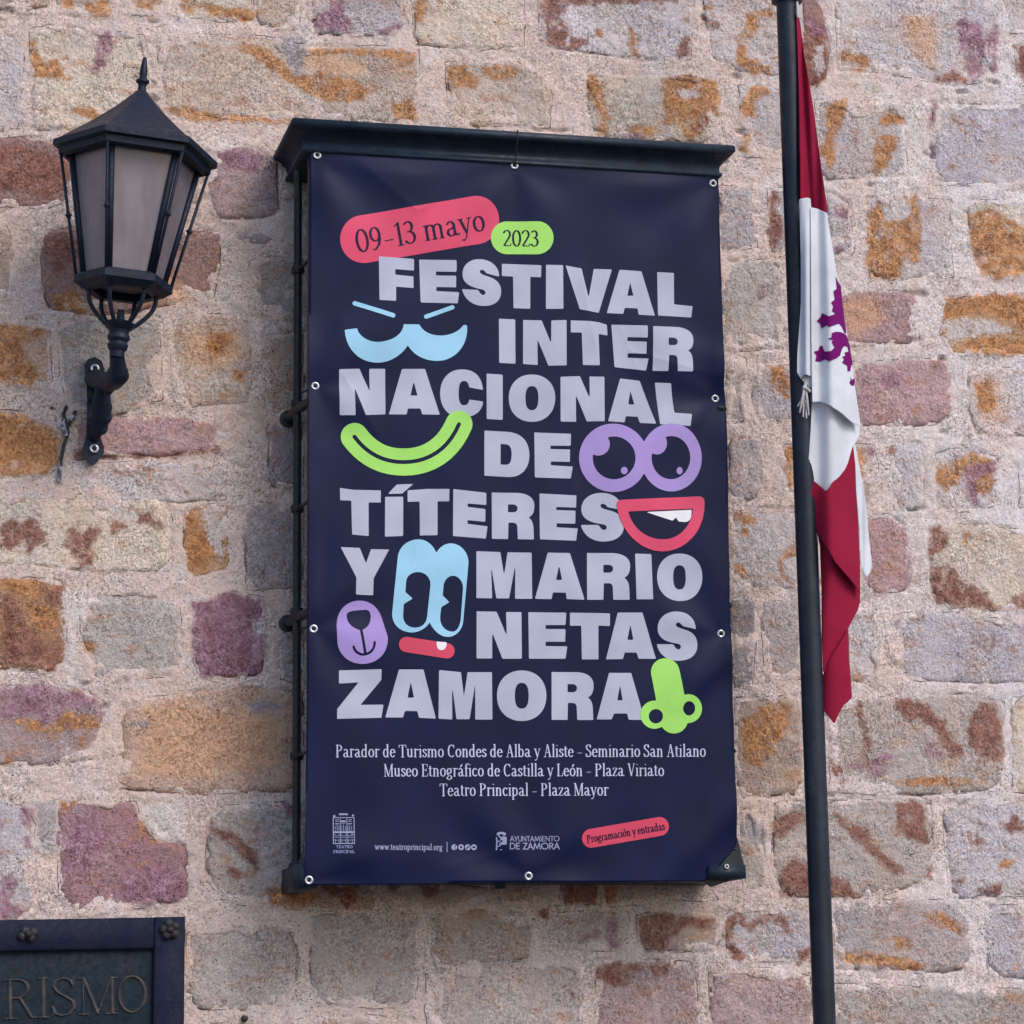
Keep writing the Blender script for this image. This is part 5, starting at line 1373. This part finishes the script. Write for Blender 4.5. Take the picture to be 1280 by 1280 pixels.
cloth('red_middle_fold', '1021,664 1029,676 1037,688 1044,701 1052,710 1061,720 1068,729 1075,740 1075,752 1072,763 1066,774 1061,784 1055,797 1046,812 1036,828 1029,844 1027,800 1027,740 1025,681', CRED, -.042,
      extra=lambda px, py: .014 * np.sin((px - 1020) / 12 + (py - 700) / 55))
cloth('red_tail', '1060,785 1061,800 1061,819 1065,872 1060,877 1055,881 1048,893 1043,905 1036,896 1028,886 1028,862 1029,843 1036,826 1046,810 1055,795', CRED, -.052,
      extra=lambda px, py: .012 * np.cos((px - 1044) / 11) )
# lion rampant, folded away at the edge of the cloth
LI = [(880 + x / 3.2, 300 + y / 3.2) for x, y in xy('526,140 535,165 548,185 552,230 560,300 566,340 570,375 562,372 558,362 550,345 540,335 500,348 492,340 470,355 465,335 450,325 465,310 472,292 500,305 525,295 512,285 517,265 508,250 523,238 520,222 518,204 531,195 528,165')]
L2 = [(880 + x / 3.2, 300 + y / 3.2) for x, y in path('M 512 372 C 530 362 560 368 570 382 C 578 395 582 420 586 445 L 596 500 L 590 500 L 585 525 L 574 525 L 573 503 L 552 491 L 560 478 L 553 468 L 566 462 L 562 450 L 578 446 L 574 428 L 562 424 C 552 432 548 448 545 462 L 530 474 L 500 485 L 484 478 L 465 486 L 444 486 L 450 464 L 439 446 L 458 442 L 462 426 L 472 421 L 482 446 L 508 444 L 522 430 L 510 405 L 520 402 L 494 394 L 510 390')]
L3 = [(880 + x / 3.2, 300 + y / 3.2) for x, y in xy('583,542 592,560 600,552 605,566 600,584 590,582 580,570 587,562')]
wf = lambda px, py: .012 * np.exp(-((px - (1013 + (py - 250) * .012)) / 4.0) ** 2) - .020 * np.clip((px - (1036 + (py - 260) * .14)) / 12, 0, 1) ** 2 + .010 * np.clip((py - 470) / 60, 0, 1)
march(uni(poly(LI), poly(L2), poly(L3)), (1014, 340, 1072, 486), .8, lambda px, py: U(px, py, fz(px, py, .0085) + wf(px, py)), 'lion_emblem', CPURP, fg)
tz = DP + .075
for k in range(7):
    mb = MB(); a = k * 1.7; x_ = 1006 + 1.2 * math.cos(a)
    ex_, ey_ = [(997, 508), (999.5, 516), (1004, 521), (1008, 523), (1011, 519), (1001, 505), (1009, 512)][k]
    mb.tube([V(1007, 478, tz), V(x_, 486, tz + .004), V((x_ + ex_) / 2, 500, tz + .012 * math.sin(a)), V(ex_, ey_, tz)], [.0035, .004, .0032, .002], 6); mb.obj('tassel_cord', ROPE, fg)
mb = MB(); mb.tube([V(1004, 484, tz + .006), V(1009, 486, tz + .012), V(1012, 489, tz + .006)], .0045, 8); mb.obj('knot', ROPE, fg)

# ------------------------------------------------------------ bronze plaque
pq = empty('bronze_plaque', U(150, 1280, 0).tolist()); tag(pq, 'dark bronze sign with raised capitals RISMO in a riveted frame', 'sign')
cTR = U(231.5, 1146, .05); cBR = U(231, 1280, .05); zt0 = U(0, 1152.5, .05)[2]; zt1 = cTR[2]
xr0 = cTR[0]; xl0 = xr0 - 1.35; slope = (zt1 - zt0) / (cTR[0] - U(0, 1152.5, .05)[0]); ze = zt1 - .62; bw = 39 * float(np.linalg.norm(U(200, 1200, .05) - U(100, 1200, .05)) / 100)
def pbox(mb, xa_, xb_2, za_, zb_2, d0, d1, bev=.004):
    v = []
    for d, i_ in ((d0, 0), (d1 - bev, 0), (d1, bev)):
        v += [(xa_ + i_, -d, za_ + i_ ), (xb_2 - i_, -d, za_ + i_), (xb_2 - i_, -d, zb_2 - i_), (xa_ + i_, -d, zb_2 - i_)]
    f = []
    for r in (0, 4):
        for k in range(4): f.append((r + k, r + (k + 1) % 4, r + 4 + (k + 1) % 4, r + 4 + k))
    f += [(8, 9, 10, 11), (3, 2, 1, 0)]; mb.add(v, f)
mb = MB(); pbox(mb, xl0, xr0, ze, zt1, -.01, .034); mb.obj('panel', PLAQUE2, pq)
for nm, a in (('frame_bar', (xl0, xr0 - bw, zt1 - bw, zt1)), ('frame_bar', (xr0 - bw + .001, xr0, ze, zt1 + .0005)), ('frame_bar', (xl0, xr0 - bw, ze, ze + bw)), ('frame_bar', (xl0 - bw, xl0 - .001, ze, zt1))):
    mb = MB(); pbox(mb, a[0], a[1], a[2], a[3], -.01, .052, .005); mb.obj(nm, PLAQUE, pq)
for (px, py, kind) in ((212, 1162, 1), (35, 1168, 0)):
    c0 = V(px, py, .052); rs = np.random.default_rng(5 + kind)
    mb = MB()
    for k in range(5 if kind else 4):              # lobed petals round a domed rivet
        a = 2 * math.pi * k / (5 if kind else 4) + .5; rr_ = .016
        cc = c0 + Vector((rr_ * 1.05 * math.cos(a), 0, rr_ * (1 if kind else .6) * math.sin(a)))
        mb.lathe(cc, [(.013, 0), (.012, .008), (.007, .013), (.001, .015)], (0, -1, 0), 12)
    ros = mb.obj('rosette', BOSS, pq, True, 50)
    mb = MB(); mb.lathe(c0 + Vector((0, -.004, 0)), [(.011, 0), (.010, .010), (.006, .017), (.001, .019)], (0, -1, 0), 14); mb.obj('rivet', BOSS, ros, True, 60)
def psurf(px, py, f):
    h_ = np.clip(f, 0, 1.6) * .0042; return U(px, py, .0345 + h_)
LET = [('R', 1.0, 10.5), ('I', 48, 0), ('S', 0, 0)]
def letter(ch, x0, x1, yb, cap, w=1.0):
    text('letter', ch, (x0, yb[0]), (x1, yb[1]), cap, BRONZE, .8, (.062 * w, .026), surf=psurf, parent=pq, pieces=True)
letter('R', 2, 47, (1274.5, 1272.5), 50); letter('I', 46, 62.5, (1272.5, 1271.8), 50); letter('S', 62, 99, (1270.5, 1269.5), 48); letter('M', 96, 150, (1268.5, 1267), 46); letter('O', 143.5, 187, (1266.5, 1265), 46)
